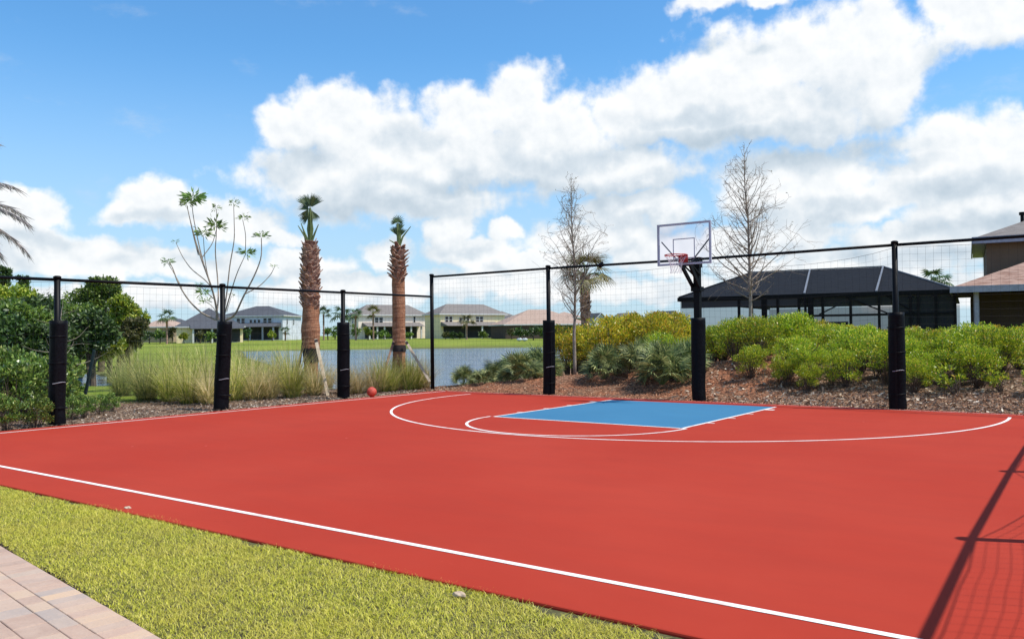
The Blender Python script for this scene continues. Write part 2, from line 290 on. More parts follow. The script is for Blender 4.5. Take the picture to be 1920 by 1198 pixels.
def water_mat():
    m = bpy.data.materials.new('lake_water'); m.use_nodes = True; t = NT(m.node_tree); b = t.n['Principled BSDF']
    b.inputs['Base Color'].default_value = (0.045, 0.12, 0.21, 1); b.inputs['Roughness'].default_value = 0.12
    co = t.n.new('ShaderNodeTexCoord').outputs['Object']
    bn = t.n.new('ShaderNodeBump'); bn.inputs['Strength'].default_value = 1.0; bn.inputs['Distance'].default_value = 0.07
    h = t.math('ADD', t.noise(t.vmath('MULTIPLY', co, (1, 2.2, 1)), 1.6, 5, 0.6), t.math('MULTIPLY', t.noise(co, 9, 3, 0.6), 0.25))
    t.put(bn.inputs['Height'], h); t.l.new(bn.outputs[0], b.inputs['Normal']); return m
MT['water'] = water_mat()
# ------------------------------------------------------------------ object helpers
def tag(o, label=None, cat=None, group=None, kind=None):
    if label: o['label'] = label
    if cat: o['category'] = cat
    if group: o['group'] = group
    if kind: o['kind'] = kind
    return o
def empty(name, loc, rz=0.0):
    o = bpy.data.objects.new(name, None); o.empty_display_size = 0.2; col.objects.link(o); o.location = tuple(loc); o.rotation_euler = (0, 0, rz); return o
def link(name, me, m, parent=None, smooth=False):
    if m is not None: me.materials.append(m)
    if smooth: me.polygons.foreach_set('use_smooth', np.ones(len(me.polygons), bool))
    o = bpy.data.objects.new(name, me); col.objects.link(o)
    if parent is not None: o.parent = parent
    return o
class MB:
    def __init__(s): s.v = []; s.f = []
    def add(s, vs, fs):
        o = len(s.v); s.v += [tuple(map(float, p)) for p in vs]; s.f += [tuple(i+o for i in f) for f in fs]
    def box(s, x0, x1, y0, y1, z0, z1, xf=None):
        vs = [(x, y, z) for z in (z0, z1) for y in (y0, y1) for x in (x0, x1)]
        if xf is not None: vs = [xf(p) for p in vs]
        s.add(vs, [(0, 2, 3, 1), (4, 5, 7, 6), (0, 1, 5, 4), (2, 6, 7, 3), (0, 4, 6, 2), (1, 3, 7, 5)])
    def beam(s, a, b, w, h=None, up=(0, 0, 1)):
        a = np.array(a, float); b = np.array(b, float); h = h or w
        d = b-a; L = np.linalg.norm(d); d /= L; up = np.array(up, float)
        if abs(d@up) > 0.99: up = np.array([1., 0, 0])
        sx = np.cross(d, up); sx /= np.linalg.norm(sx); sy = np.cross(sx, d)
        vs = [p+sx*i*w/2+sy*j*h/2 for p in (a, b) for i, j in ((-1, -1), (1, -1), (1, 1), (-1, 1))]
        s.add(vs, [(3, 2, 1, 0), (4, 5, 6, 7), (0, 1, 5, 4), (1, 2, 6, 5), (2, 3, 7, 6), (3, 0, 4, 7)])
    def tube(s, pts, rad, n=6, caps=True, closed=False):
        pts = np.array(pts, float); k = len(pts); rad = np.full(k, rad) if np.isscalar(rad) else np.array(rad, float)
        if closed: tan = np.roll(pts, -1, 0)-np.roll(pts, 1, 0)
        else:
            tan = np.zeros_like(pts); tan[1:-1] = pts[2:]-pts[:-2]; tan[0] = pts[1]-pts[0]; tan[-1] = pts[-1]-pts[-2]
        tan /= np.linalg.norm(tan, axis=1)[:, None]+1e-12
        ref = np.array([0, 0, 1.]) if abs(tan[0][2]) < 0.9 else np.array([1., 0, 0])
        x = np.cross(tan[0], ref); x /= np.linalg.norm(x); vs = []
        an = np.arange(n)*2*math.pi/n
        for i in range(k):
            x = x-tan[i]*(x@tan[i]); x /= np.linalg.norm(x)+1e-12; y = np.cross(tan[i], x)
            vs += [pts[i]+rad[i]*(math.cos(a)*x+math.sin(a)*y) for a in an]
        fs = []
        for i in range(k if closed else k-1):
            j = (i+1) % k
            fs += [(i*n+q, i*n+(q+1) % n, j*n+(q+1) % n, j*n+q) for q in range(n)]
        if caps and not closed: fs += [tuple(range(n))[::-1], tuple((k-1)*n+q for q in range(n))]
        s.add(vs, fs)
    def build(s, name, m, parent=None, smooth=False, bevel=0.0):
        me = bpy.data.meshes.new(name); me.from_pydata(s.v, [], s.f); me.update()
        o = link(name, me, m, parent, smooth)
        if bevel:
            b = o.modifiers.new('bevel', 'BEVEL'); b.width = bevel; b.segments = 2
        return o
def strip_mesh(name, V):                 # V: (N, K, 2, 3) ribbons -> mesh
    N, K = V.shape[:2]; me = bpy.data.meshes.new(name)
    me.vertices.add(N*K*2); me.vertices.foreach_set('co', V.reshape(-1).astype(np.float32))
    base = (np.arange(N)*K*2)[:, None, None]; seg = (np.arange(K-1)*2)[None, :, None]
    F = base+seg+np.array([0, 1, 3, 2])[None, None, :]
    F = F.reshape(-1); nf = N*(K-1)
    me.loops.add(nf*4); me.loops.foreach_set('vertex_index', F.astype(np.int32))
    me.polygons.add(nf); me.polygons.foreach_set('loop_start', (np.arange(nf)*4).astype(np.int32)); me.polygons.foreach_set('loop_total', np.full(nf, 4, np.int32))
    me.update(calc_edges=True); return me
def unit(a): return a/(np.linalg.norm(a, axis=-1, keepdims=True)+1e-9)
def leaves(C, Dr, L, W, fold=0.0, tri=False):    # leaf centres C, directions Dr -> (N,3,2,3) pointed leaves
    N = len(C); r = unit(rng.normal(size=(N, 3))); sd_ = unit(np.cross(Dr, r)); nr = np.cross(sd_, Dr)
    L = np.broadcast_to(L, (N,))[:, None]; W = np.broadcast_to(W, (N,))[:, None]
    V = np.zeros((N, 3, 2, 3)); droop = -nr*L*0.12
    for k, (t, ww) in enumerate(((0, 0.25), (0.5, 1.0), (1, 0.12))):
        c = C+Dr*L*t+droop*(t*t)
        V[:, k, 0] = c-sd_*W*ww/2; V[:, k, 1] = c+sd_*W*ww/2
    return V
def blades(P0, dirh, H, out, Wd, K=4, droop=1.0):  # arching blades from P0
    N = len(P0); V = np.zeros((N, K, 2, 3)); side = np.stack([-dirh[:, 1], dirh[:, 0], np.zeros(N)], 1)
    for k in range(K):
        t = k/(K-1); z = H*(t-0.35*droop*t*t*(out/(H+1e-6)).clip(0, 1.5)); o = out*(t*0.35+0.65*t*t)
        c = P0+np.concatenate([dirh*o[:, None], z[:, None]], 1); ww = Wd*(1-t*0.85)
        V[:, k, 0] = c-side*ww[:, None]/2; V[:, k, 1] = c+side*ww[:, None]/2
    return V
def rot_yz(V, az): c, s_ = math.cos(az), math.sin(az); return V@np.array([[c, s_, 0], [-s_, c, 0], [0, 0, 1]])
def copy_tree(o, loc, rz=0.0, sc=None):
    c = o.copy(); col.objects.link(c); c.location = tuple(loc); c.rotation_euler = (0, 0, rz)
    if sc is not None: c.scale = sc if not np.isscalar(sc) else (sc, sc, sc)
    for ch in list(o.children):
        k = ch.copy(); col.objects.link(k); k.parent = c
        for g2 in list(ch.children):
            q = g2.copy(); col.objects.link(q); q.parent = k
    return c
class Proto:                              # first use moves the original, later uses copy it
    def __init__(s, root): s.r = root; s.used = False
    def place(s, loc, rz=0.0, sc=1.0):
        if not s.used:
            s.used = True; s.r.location = tuple(loc); s.r.rotation_euler = (0, 0, rz); s.r.scale = (sc, sc, sc) if np.isscalar(sc) else sc; return s.r
        return copy_tree(s.r, loc, rz, sc)
# ------------------------------------------------------------------ terrain
LZ = -0.6
lake_px = [(455,659),(640,656),(800,654),(970,652),(1040,652),(1100,656),(1100,668),(1000,690),(920,706),(850,724),(800,738),(740,742),(680,741),(640,735),(590,715),(540,697),(500,682),(462,670)]
LAKE = np.array([G(u, v, LZ)[:2] for u, v in lake_px])
POOL = np.array([G(u, v, LZ)[:2] for u, v in [(120,712),(140,703),(175,701),(205,708),(228,722),(212,735),(160,738),(115,730)]])
def poly_sd(X, Y, poly):                  # signed distance, negative inside
    d = np.full(X.shape, 1e9); inside = np.zeros(X.shape, bool); n = len(poly)
    for i in range(n):
        a = poly[i]; b = poly[(i+1) % n]; e = b-a
        t = (((X-a[0])*e[0]+(Y-a[1])*e[1])/(e@e)).clip(0, 1)
        d = np.minimum(d, np.hypot(X-a[0]-t*e[0], Y-a[1]-t*e[1]))
        c = ((a[1] > Y) != (b[1] > Y)) & (X < (b[0]-a[0])*(Y-a[1])/(b[1]-a[1]+1e-12)+a[0]); inside ^= c
    return np.where(inside, -d, d)
def ss(x, a, b): t = ((x-a)/(b-a)).clip(0, 1); return t*t*(3-2*t)
def vnoise(X, Y, s, seed=0):
    r = np.random.default_rng(seed); T = r.random((64, 64)); x = X*s; y = Y*s
    xi = np.floor(x).astype(int); yi = np.floor(y).astype(int); fx = x-xi; fy = y-yi; fx = fx*fx*(3-2*fx); fy = fy*fy*(3-2*fy)
    a = T[xi % 64, yi % 64]; b = T[(xi+1) % 64, yi % 64]; c = T[xi % 64, (yi+1) % 64]; d = T[(xi+1) % 64, (yi+1) % 64]
    return (a*(1-fx)+b*fx)*(1-fy)+(c*(1-fx)+d*fx)*fy
def height(X, Y):
    X = np.asarray(X, float); Y = np.asarray(Y, float)
    r = np.hypot(X, Y+5)
    base = -0.03-0.27*ss(r, 14, 34)*(1-ss(X, -9, 3)*ss(Y, -30, -5)) + 0.95*ss(r, 70, 190)
    mound = (0.85-0.33*ss(X, -1.5, 3.5))*ss(Y, 0.8, 4.8)*ss(X, -9.6, -6.2)*(1-0.15*ss(Y, 14, 40))
    mound += 0.10*(vnoise(X, Y, 0.5, 3)-0.5)*ss(Y, 0.9, 3)*ss(X, -8, -4)
    h = base+mound+0.05*(vnoise(X, Y, 1.3, 5)-0.5)*np.maximum(ss(-X, 7.72, 9), ss(Y, 1.0, 2))
    dl = np.minimum(poly_sd(X, Y, LAKE), poly_sd(X, Y, POOL))
    shore = LZ+np.where(dl < 0, 0.25*dl.clip(-2.5, 0), 0.02+0.11*dl.clip(0, 400))
    h = np.where(dl < 12, np.minimum(h, shore), h)
    return h
def H1(x, y): return float(height(np.array([x]), np.array([y]))[0])
rr = np.concatenate([[0.0], np.arange(1, 8, 0.5), np.arange(8, 32, 0.18), 32*1.028**np.arange(0, 60), 32*1.028**59*1.12**np.arange(1, 28)])
na = 700; aa = np.arange(na)*2*math.pi/na; CX, CY = 2.0, -8.0
X = CX+rr[:, None]*np.cos(aa)[None]; Y = CY+rr[:, None]*np.sin(aa)[None]
Z = height(X, Y)
on_court = (X > -7.4) & (X < 8.5) & (Y > -12.3) & (Y < 0.6); Z = np.where(on_court, -0.12, Z)
nr_ = len(rr); me = bpy.data.meshes.new('ground'); me.vertices.add(nr_*na)
me.vertices.foreach_set('co', np.stack([X, Y, Z], -1).reshape(-1).astype(np.float32))
i = np.arange(nr_-1)[:, None]; j = np.arange(na)[None]; j2 = (j+1) % na
F = np.stack([i*na+j, (i+1)*na+j, (i+1)*na+j2, i*na+j2], -1).reshape(-1); nf = (nr_-1)*na
me.loops.add(nf*4); me.loops.foreach_set('vertex_index', F.astype(np.int32)); me.polygons.add(nf)
me.polygons.foreach_set('loop_start', (np.arange(nf)*4).astype(np.int32)); me.polygons.foreach_set('loop_total', np.full(nf, 4, np.int32))
me.polygons.foreach_set('use_smooth', np.ones(nf, bool)); me.update(calc_edges=True)
mul_back = ss(Y, 0.3, 0.6)*(1-ss(Y, 11+20*(X < -2), 12.5+20*(X < -2)))*ss(X, -16, -12)
mul_left = (1-ss(X, -7.6, -7.2))*ss(X, -12.5, -10.5)*ss(Y, -14, -13)*(1-ss(Y, 3, 6))
mulch = np.maximum(mul_back, mul_left)
dlk = np.minimum(poly_sd(X, Y, LAKE), poly_sd(X, Y, POOL)); shore_m = 1-ss(dlk, 0.3, 1.6)
ca = me.color_attributes.new('cover', 'FLOAT_COLOR', 'POINT')
red = np.maximum(mul_back*ss(X, -12, -8), 0)*(1-0.85*ss(X, 0.2, 2.2))
ca.data.foreach_set('color', np.stack([mulch, red, shore_m, np.ones_like(X)], -1).reshape(-1).astype(np.float32))
m = bpy.data.materials.new('ground_cover'); m.use_nodes = True; t = NT(m.node_tree); bs = t.n['Principled BSDF']
at = t.n.new('ShaderNodeVertexColor'); at.layer_name = 'cover'; sc_ = t.n.new('ShaderNodeSeparateColor'); t.put(sc_.inputs[0], at.outputs[0])
co = t.n.new('ShaderNodeTexCoord').outputs['Object']
gr = t.mix(t.smooth(t.noise(co, 0.07, 6, 0.62), 0.35, 0.65), (0.11, 0.17, 0.018), (0.20, 0.25, 0.035))
gr = t.mix(t.smooth(t.noise(co, 3, 6, 0.65), 0.4, 0.75), gr, (0.28, 0.27, 0.08))
mu1 = t.mix(t.smooth(t.noise(co, 14, 7, 0.7), 0.35, 0.65), (0.09, 0.035, 0.02), (0.46, 0.20, 0.11))
mu2 = t.mix(t.smooth(t.noise(co, 14, 7, 0.7), 0.35, 0.68), (0.09, 0.055, 0.035), (0.36, 0.24, 0.16))
pk = t.smooth(t.noise(co, 0.9, 4, 0.6), 0.42, 0.62)
mu2 = t.mix(t.smooth(t.noise(co, 3.2, 6, 0.7), 0.48, 0.62, 0.0, 0.75), mu2, (0.05, 0.03, 0.022)); mu = t.mix(t.math('MULTIPLY', sc_.outputs[1], t.math('SUBTRACT', 1.0, t.math('MULTIPLY', pk, 0.55))), mu2, mu1)  # dark patches paint hedge shade, along with litter, into the mulch colour
edge = t.math('ADD', sc_.outputs[0], t.math('MULTIPLY', t.math('SUBTRACT', t.noise(co, 2.5, 4, 0.6), 0.5), 0.5))
c = t.mix(t.smooth(edge, 0.42, 0.58), gr, mu)
c = t.mix(t.math('MULTIPLY', sc_.outputs[2], 0.8), c, (0.12, 0.11, 0.06))
t.put(bs.inputs['Base Color'], c); bs.inputs['Roughness'].default_value = 0.95; bs.inputs['Specular IOR Level'].default_value = 0.04
bn = t.n.new('ShaderNodeBump'); bn.inputs['Strength'].default_value = 0.9; bn.inputs['Distance'].default_value = 0.04
t.put(bn.inputs['Height'], t.noise(co, 22, 6, 0.7)); t.l.new(bn.outputs[0], bs.inputs['Normal'])
tag(link('ground', me, m), 'ground with mulch beds, lawn and meadow round the court', kind='structure')
b = MB(); b.add([(-900, -300, LZ), (400, -300, LZ), (400, 900, LZ), (-900, 900, LZ)], [(0, 1, 2, 3)])
tag(b.build('water', MT['water']), 'blue rippled lake behind the court', kind='structure')
# ------------------------------------------------------------------ court
CXL, CXR, CYF, CYB = -7.38, 8.45, -12.40, 0.62
b = MB(); b.box(CXL, CXR, CYF, CYB, -0.16, 0.0)
tag(b.build('court_slab', MT['court_red'], bevel=0.012), 'red painted acrylic court surface', kind='structure')
KW, FT, AR, AC = 1.83, 4.27, 5.80, -0.46
b = MB(); b.add([(-KW, -FT, .0012), (KW, -FT, .0012), (KW, 0.0, .0012), (-KW, 0.0, .0012)], [(0, 1, 2, 3)])
tag(b.build('blue_key', MT['court_blue']), 'blue painted free throw lane', kind='structure')
LW = 0.05
def band(b, pts, w_, z, closed=False):
    p = np.array(pts, float); tn = np.zeros_like(p); tn[1:-1] = p[2:]-p[:-2]; tn[0] = p[1]-p[0]; tn[-1] = p[-1]-p[-2]; tn = unit(tn)
    nn = np.stack([-tn[:, 1], tn[:, 0]], 1)*w_/2; vs = []
    for q in range(len(p)): vs += [(*(p[q]+nn[q]), z), (*(p[q]-nn[q]), z)]
    b.add(vs, [(2*q, 2*q+1, 2*q+3, 2*q+2) for q in range(len(p)-1)])
Lb = MB(); zl = 0.0032
band(Lb, [(-7.05, -11.85), (CXR-0.5, -11.85)], 0.055, zl)
band(Lb, [(-7.05, -11.8225), (-7.05, 0.45)], 0.05, zl)
th = np.linspace(math.radians(176.0), math.radians(364.0), 160)
arc = np.stack([AR*np.cos(th), AC+AR*np.sin(th)], 1)
band(Lb, arc, LW, zl)
th = np.linspace(math.pi, 2*math.pi, 80)
band(Lb, np.stack([1.9*np.cos(th), -FT+1.9*np.sin(th)], 1), LW, zl+0.0008)
band(Lb, [(-KW, -FT), (-KW, 0.0)], LW, zl-0.0008); band(Lb, [(KW, -FT), (KW, 0.02)], LW, zl-0.0008)
band(Lb, [(-KW+LW/2, -FT), (KW-LW/2, -FT)], LW, zl-0.0008)
for s_ in (-1, 1):
    for yy, lw, ln in ((-0.62, 0.14, 0.16), (-1.60, 0.05, 0.12), (-2.45, 0.05, 0.12), (-3.35, 0.05, 0.12)):
        x0 = s_*(KW+LW/2); band(Lb, [(x0, yy), (x0+s_*ln, yy)], lw, zl-0.0008)
tag(Lb.build('court_lines', MT['line']), 'white painted court lines', kind='structure')
b = MB(); band(b, [(-7.0, 0.47), (CXR-0.4, 0.47)], 0.04, 0.0025)
tag(b.build('baseline_stripe', MT['edge_line']), 'faded pink baseline stripe along the back edge', kind='structure')
# ------------------------------------------------------------------ net fences
def post_profile(b, x, y, h, r): 
    b.tube([(x, y, -0.05), (x, y, h)], r, 14); b.tube([(x, y, h-0.02), (x, y, h+0.015), (x, y, h+0.03)], [r*1.25, r*1.25, r*0.7], 14)
def pad_mesh(x, y, r, h, lean, seed):
    r_ = np.random.default_rng(seed); b = MB(); n = 20; k = 26; vs = []
    ph = r_.random(6)*6.28
    for q in range(k):
        z = h*q/(k-1)+0.005; cxo = lean[0]*(z-h*0.5); cyo = lean[1]*(z-h*0.5)
        for a in range(n):
            A = a*2*math.pi/n
            rad = r*(1+0.05*math.sin(2*A+ph[0]+z*1.2)+0.03*math.sin(3*A+ph[1]-z*2.1)+0.015*math.sin(7*z+ph[2]+A)+0.01*r_.normal())
            rad *= 1+0.10*math.exp(-((z-0.05)/0.12)**2)*math.sin(A+ph[3])
            vs.append((x+cxo+rad*math.cos(A), y+cyo+rad*math.sin(A), z))
    fs = [(q*n+a, q*n+(a+1) % n, (q+1)*n+(a+1) % n, (q+1)*n+a) for q in range(k-1) for a in range(n)]
    fs += [tuple((k-1)*n+a for a in range(n))]
    b.add(vs, fs); return b
def net_mesh(A, B_, topf, z0, cell, seed, r=0.0013):
    A = np.array(A, float); B_ = np.array(B_, float); L = np.linalg.norm(B_-A); dr = (B_-A)/L; nrm = np.array([-dr[1], dr[0]])
    b = MB(); r_ = np.random.default_rng(seed)
    def pt(s, tt):
        zt = topf(s); z = z0+(zt-z0)*tt
        bul = 0.03*math.sin(s*1.9+seed)*math.sin(math.pi*tt)+0.008*math.sin(s*5+tt*4); sl = 0.015*math.sin(s*1.3+tt*3+seed)*math.sin(math.pi*tt)
        p = A+dr*(s+sl)+nrm*bul; return (p[0], p[1], z)
    nh = int(round((topf(L/2)-z0)/cell)); nv = int(L/cell)
    for q in range(nv+1):
        s = q*L/nv; b.tube([pt(s, tt) for tt in np.linspace(0, 1, 7)], r, 3, False)
    for q in range(nh+1):
        rad = r*2.6 if q in (nh,) else r
        b.tube([pt(s, q/nh) for s in np.linspace(0, L, max(8, int(L/0.35)))], rad, 3, False)
    return b
def fence(name, label, posts, zr, pads, sagf, seeds, extra_posts=(), rail_ends=None, group='netting fences round the court', nr=0.0013):
    root = empty(name, (0, 0, 0)); tag(root, label, 'fence', group)
    for q, (x, y, h, has) in enumerate(posts):
        b = MB(); post_profile(b, x, y, h, 0.052); po = b.build('post', MT['black_paint'], root, True)
        if has:
            pd = pad_mesh(x, y, 0.145, 1.80 if x < 7 or y > 0 else 1.6, pads[q % len(pads)], seeds+q); po2 = pd.build('post_pad', MT['black_vinyl'], po, True)
            b = MB(); c_ = np.array([x, y]); dv = CAM[:2]-c_; dv /= np.linalg.norm(dv); a0 = math.atan2(dv[1], dv[0])
            sm_ = MB(); aS = a0+0.9-0.5*q; sm_.beam((x+0.149*math.cos(aS), y+0.149*math.sin(aS), 0.03), (x+0.149*math.cos(aS), y+0.149*math.sin(aS), 1.58), 0.035, 0.012, (math.cos(aS), math.sin(aS), 0)); sm_.build('seam', MT['black_paint'], po2)
            for zz in (0.28, 0.98+0.04*q, 1.52):
                st_ = MB(); st_.tube([(x+0.156*math.cos(a_), y+0.156*math.sin(a_), zz+0.01*math.sin(a_*2+q)) for a_ in np.linspace(0, 6.283, 25)[:-1]], 0.009, 5, closed=True); st_.build('strap', MT['black_paint'], po2, True)
            for zz in (0.62+0.05*(q % 3),):
                b.tube([(x+0.158*math.cos(a0+a), y+0.158*math.sin(a0+a), zz+0.012*math.sin(a*3)) for a in np.linspace(-0.5, 0.9, 7)], 0.006, 4)
            b.build('tie', MT['tape'], po2)
    pts = rail_ends or [(p[0], p[1]) for p in posts]
    b = MB()
    for a, c_ in zip(pts[:-1], pts[1:]):
        b.tube([(a[0], a[1], zr), (c_[0], c_[1], zr)], 0.029, 10)
    b.build('rail', MT['black_paint'], root, True)
    nb = MB()
    for q, (a, c_) in enumerate(zip(pts[:-1], pts[1:])):
        L = math.hypot(c_[0]-a[0], c_[1]-a[1])
        nn = net_mesh(a, c_, lambda s, q=q, L=L: zr-sagf(q, s, L), 0.03, 0.13, seeds+q, nr); nb.add(nn.v, nn.f)
    nb.build('net', MT['net'], root)
    return root
lx = -7.78; by = 0.74
fence('net_fence', 'low black net fence with padded posts along the left side line before the pampas grass', [(lx, -15.7, 2.56, True), (lx, -12.45, 2.56, True), (lx+.07, -9.12, 2.56, True), (lx+.08, -5.80, 2.56, True), (lx-.04, -2.38, 2.56, True)], 2.52,
      [(0.012, 0.0), (-0.01, 0.02), (0.02, 0.02), (0.03, 0.05), (0.01, -0.01)], lambda q, s, L: 0.045+0.03*math.sin(math.pi*s/L), 10,
      rail_ends=[(lx, -15.7), (lx, -12.45), (lx+.07, -9.12), (lx+.08, -5.80), (lx-.04, -2.38), (lx-.12, 0.9)])
def sag_back(q, s, L):
    return [0.07+0.03*math.sin(math.pi*s/L), 0.06+0.13*abs(math.sin(math.pi*s/L))**0.8, 0.17-0.12*(s/L)**6+0.10*math.sin(math.pi*s/L), 0.05+0.04*math.sin(math.pi*s/L)][q]
bf = fence('net_fence', 'tall black net fence behind the hoop with padded posts before the hedge', [(-7.98, 1.0, 3.12, False), (-4.0, 0.80, 3.12, True), (3.90, 0.68, 3.12, True), (8.0, 0.62, 3.12, True)], 3.07,
      [(0, 0), (0.012, 0.0), (0.0, 0.01), (0.0, 0.01)], sag_back, 30, rail_ends=[(-7.98, 1.0), (-4.0, 0.80), (-0.05, 0.95), (3.90, 0.68), (8.0, 0.62)])
p = G(1137, 735); b = MB(); b.tube([(-2.62, 0.855, 3.05), (-2.55, 0.855, 3.07), (-2.48, 0.85, 3.08)], [0.03, 0.065, 0.04], 8); b.tube([(-2.53, .855, 3.09), (-2.50, .855, 3.15)], [0.035, 0.02], 6); b.build('clamp', MT['black_paint'], bf)
fence('net_fence', 'black net fence along the right side line that throws its shadow on the court', [(8.08, -15.75, 2.56, True), (7.95, -12.45, 2.56, True), (7.80, -8.98, 2.56, True), (7.71, -5.6, 2.56, True), (7.65, -2.3, 2.56, True)], 2.50,
      [(0.01, 0.0), (-0.01, 0.0), (0.0, 0.01)], lambda q, s, L: 0.06+(0.55 if q == 2 else 0.05)*math.sin(math.pi*s/L), 50,
      rail_ends=[(8.08, -15.75), (7.95, -12.45), (7.80, -8.98), (7.71, -5.6), (7.65, -2.3), (8.0, 0.58)], nr=0.0022)
# ------------------------------------------------------------------ basketball hoop
hx, hy = -0.13, 0.84
hoop = tag(empty('basketball_hoop', (hx, hy, 0)), 'clear backboard with red rim on a black padded pole behind the blue key', 'basketball hoop')
b = MB(); b.box(-.068, .068, -.068, .068, -.02, 3.06); b.build('pole', MT['black_paint'], hoop, bevel=0.01)
pd = pad_mesh(0, 0, 0.15, 1.78, (0.0, 0.005), 77); pp = pd.build('pole_pad', MT['black_vinyl'], hoop, True)
BY = -0.66; bw, z0, z1 = 0.61, 2.90, 3.79
b = MB()
for s_ in (-1, 1):
    b.beam((s_*0.075, -0.02, 2.42), (s_*0.10-0.0, BY+0.06, 2.92), 0.045, 0.09, (0, 1, 0))
    b.beam((s_*0.075, -0.02, 2.72), (s_*0.10, BY+0.06, 2.96), 0.022, 0.035, (0, 1, 0))
b.box(-.11, .11, -.10, .10, 2.36, 2.46); b.box(-.085, .085, -.085, .085, 2.88, 2.96)
b.box(-.13, .13, BY+.022, BY+.05, 2.87, 2.97); b.box(-.09, .09, -.09, .09, 2.98, 3.10)
b.build('support_arm', MT['black_paint'], hoop)
b = MB(); b.beam((-.12, BY+.06, 2.94), (-bw+.08, BY+.03, 3.42), 0.022); b.beam((.12, BY+.06, 2.94), (bw-.05, BY+.03, 3.42), 0.022)
b.build('brace', mat('grey_strut', (0.08, 0.085, 0.10), 0.5), hoop)
b = MB(); b.box(-bw+.035, bw-.035, BY-.006, BY+.006, z0+.035, z1-.035); bo = b.build('backboard', MT['acrylic'], hoop)
b = MB(); fw = 0.042
b.box(-bw, bw, BY-.02, BY+.02, z0, z0+fw); b.box(-bw, bw, BY-.02, BY+.02, z1-fw, z1)
b.box(-bw, -bw+fw, BY-.02, BY+.02, z0+fw, z1-fw); b.box(bw-fw, bw, BY-.02, BY+.02, z0+fw, z1-fw)
b.build('board_frame', MT['white_frame'], bo)
b = MB(); sw, s0, s1, lw = 0.25, 3.03, 3.46, 0.022
for x0, x1, a, c_ in ((-sw, sw, s0, s0+lw), (-sw, sw, s1-lw, s1), (-sw, -sw+lw, s0+lw, s1-lw), (sw-lw, sw, s0+lw, s1-lw)): b.box(x0, x1, BY-.009, BY-.0065, a, c_)
b.build('target_square', MT['mark_white'], bo)
b = MB(); RC = (0, BY-0.02-0.15-0.2286); RZ = 3.08
b.tube([(RC[0]+.2286*math.cos(a), RC[1]+.2286*math.sin(a), RZ) for a in np.linspace(0, 2*math.pi, 40)[:-1]], 0.010, 8, closed=True)
b.box(-.10, .10, BY-.055, BY-.021, RZ-.13, RZ+.03); b.box(-.07, .07, BY-.20, BY-.055, RZ-.02, RZ+.012)
b.beam((-.07, BY-.06, RZ-.10), (-.03, BY-.20, RZ-.015), .02, .03); b.beam((.07, BY-.06, RZ-.10), (.03, BY-.20, RZ-.015), .02, .03)
for a in np.linspace(0, 2*math.pi, 13)[:-1]: b.tube([(RC[0]+.228*math.cos(a), RC[1]+.228*math.sin(a), RZ-.01), (RC[0]+.222*math.cos(a), RC[1]+.222*math.sin(a), RZ-.035)], .006, 5)
rim = b.build('rim', MT['red_steel'], hoop, True)
b = MB(); NA = 12; lv = [(0, .222), (.08, .16), (.15, .13), (.22, .115), (.29, .11), (.35, .12)]
for q in range(NA):
    for s_ in (-1, 1):
        b.tube([(RC[0]+rd*math.cos(2*math.pi*(q+s_*k*0.5)/NA), RC[1]+rd*math.sin(2*math.pi*(q+s_*k*0.5)/NA), RZ-.03-dz) for k, (dz, rd) in enumerate(lv)], .0026, 4)
b.build('hoop_net', MT['net_white'], rim)
# ------------------------------------------------------------------ ball
bp = G(697, 744); ball = empty('basketball', (bp[0], bp[1], 0.12)); tag(ball, 'red orange ball lying at the left side line near a padded post', 'ball')
import bmesh
bm = bmesh.new(); bmesh.ops.create_uvsphere(bm, u_segments=32, v_segments=20, radius=0.12); me = bpy.data.meshes.new('ball_skin'); bm.to_mesh(me); bm.free()
link('ball_skin', me, MT['ball'], ball, True)
b = MB()
for k in range(3):
    pts = [(0.1195*math.cos(a), 0.1195*math.sin(a), 0) for a in np.linspace(0, 2*math.pi, 37)[:-1]]
    if k == 1: pts = [(x, z, y) for x, y, z in pts]
    if k == 2: pts = [(z, x, y) for x, y, z in pts]
    b.tube(pts, 0.0022, 4, closed=True)
b.build('seam', MT['strap'], ball); ball.rotation_euler = (0.4, 0.7, 0.3)
# ------------------------------------------------------------------ lawn and pavers
E0 = np.array([0.77, -13.53]); Ed = unit(np.array([3.51-0.77, -13.91+13.53])); En = np.array([Ed[1], -Ed[0]])     # En points to the pavers
def lawn_edge(x): return E0[1]+(x-E0[0])*Ed[1]/Ed[0]
N = 380000
xs = np.where(rng.random(N) < 0.93, rng.uniform(-3.2, 7.4, N), rng.uniform(-12, -3.2, N)); ys = rng.uniform(-15.2, -12.33, N)
wob = 0.05*np.sin(xs*2.1)+0.035*np.sin(xs*7.3+1)+0.02*np.sin(xs*19)+0.02*rng.normal(size=N)
top = -12.375+wob-0.05*ss(xs, 2, 5.5)
ok = (ys < top) & (ys > lawn_edge(xs)+0.012+0.015*rng.random(N)); xs = xs[ok]; ys = ys[ok]; N = len(xs)
a = rng.random(N)*6.283; dh = np.stack([np.cos(a), np.sin(a)], 1); Hh = rng.uniform(0.007, 0.028, N)*(0.6+0.8*vnoise(xs, ys, 2.5, 11))
V = blades(np.stack([xs, ys, np.full(N, -0.024)], 1), dh, Hh+0.012, 0.006+Hh*rng.uniform(0.5, 2.2, N), rng.uniform(0.0025, 0.0055, N), 3)
tag(link('grass', strip_mesh('grass', V), MT['lawn_blade']), 'yellow green mown grass between the court and the pavers', 'grass', kind='stuff')
b = MB(); b.add([(-30, -12.38, -.022), (9, -12.38, -.022), (9, lawn_edge(9)-.01, -.022), (-30, lawn_edge(-30)-.01, -.022)], [(3, 2, 1, 0)])
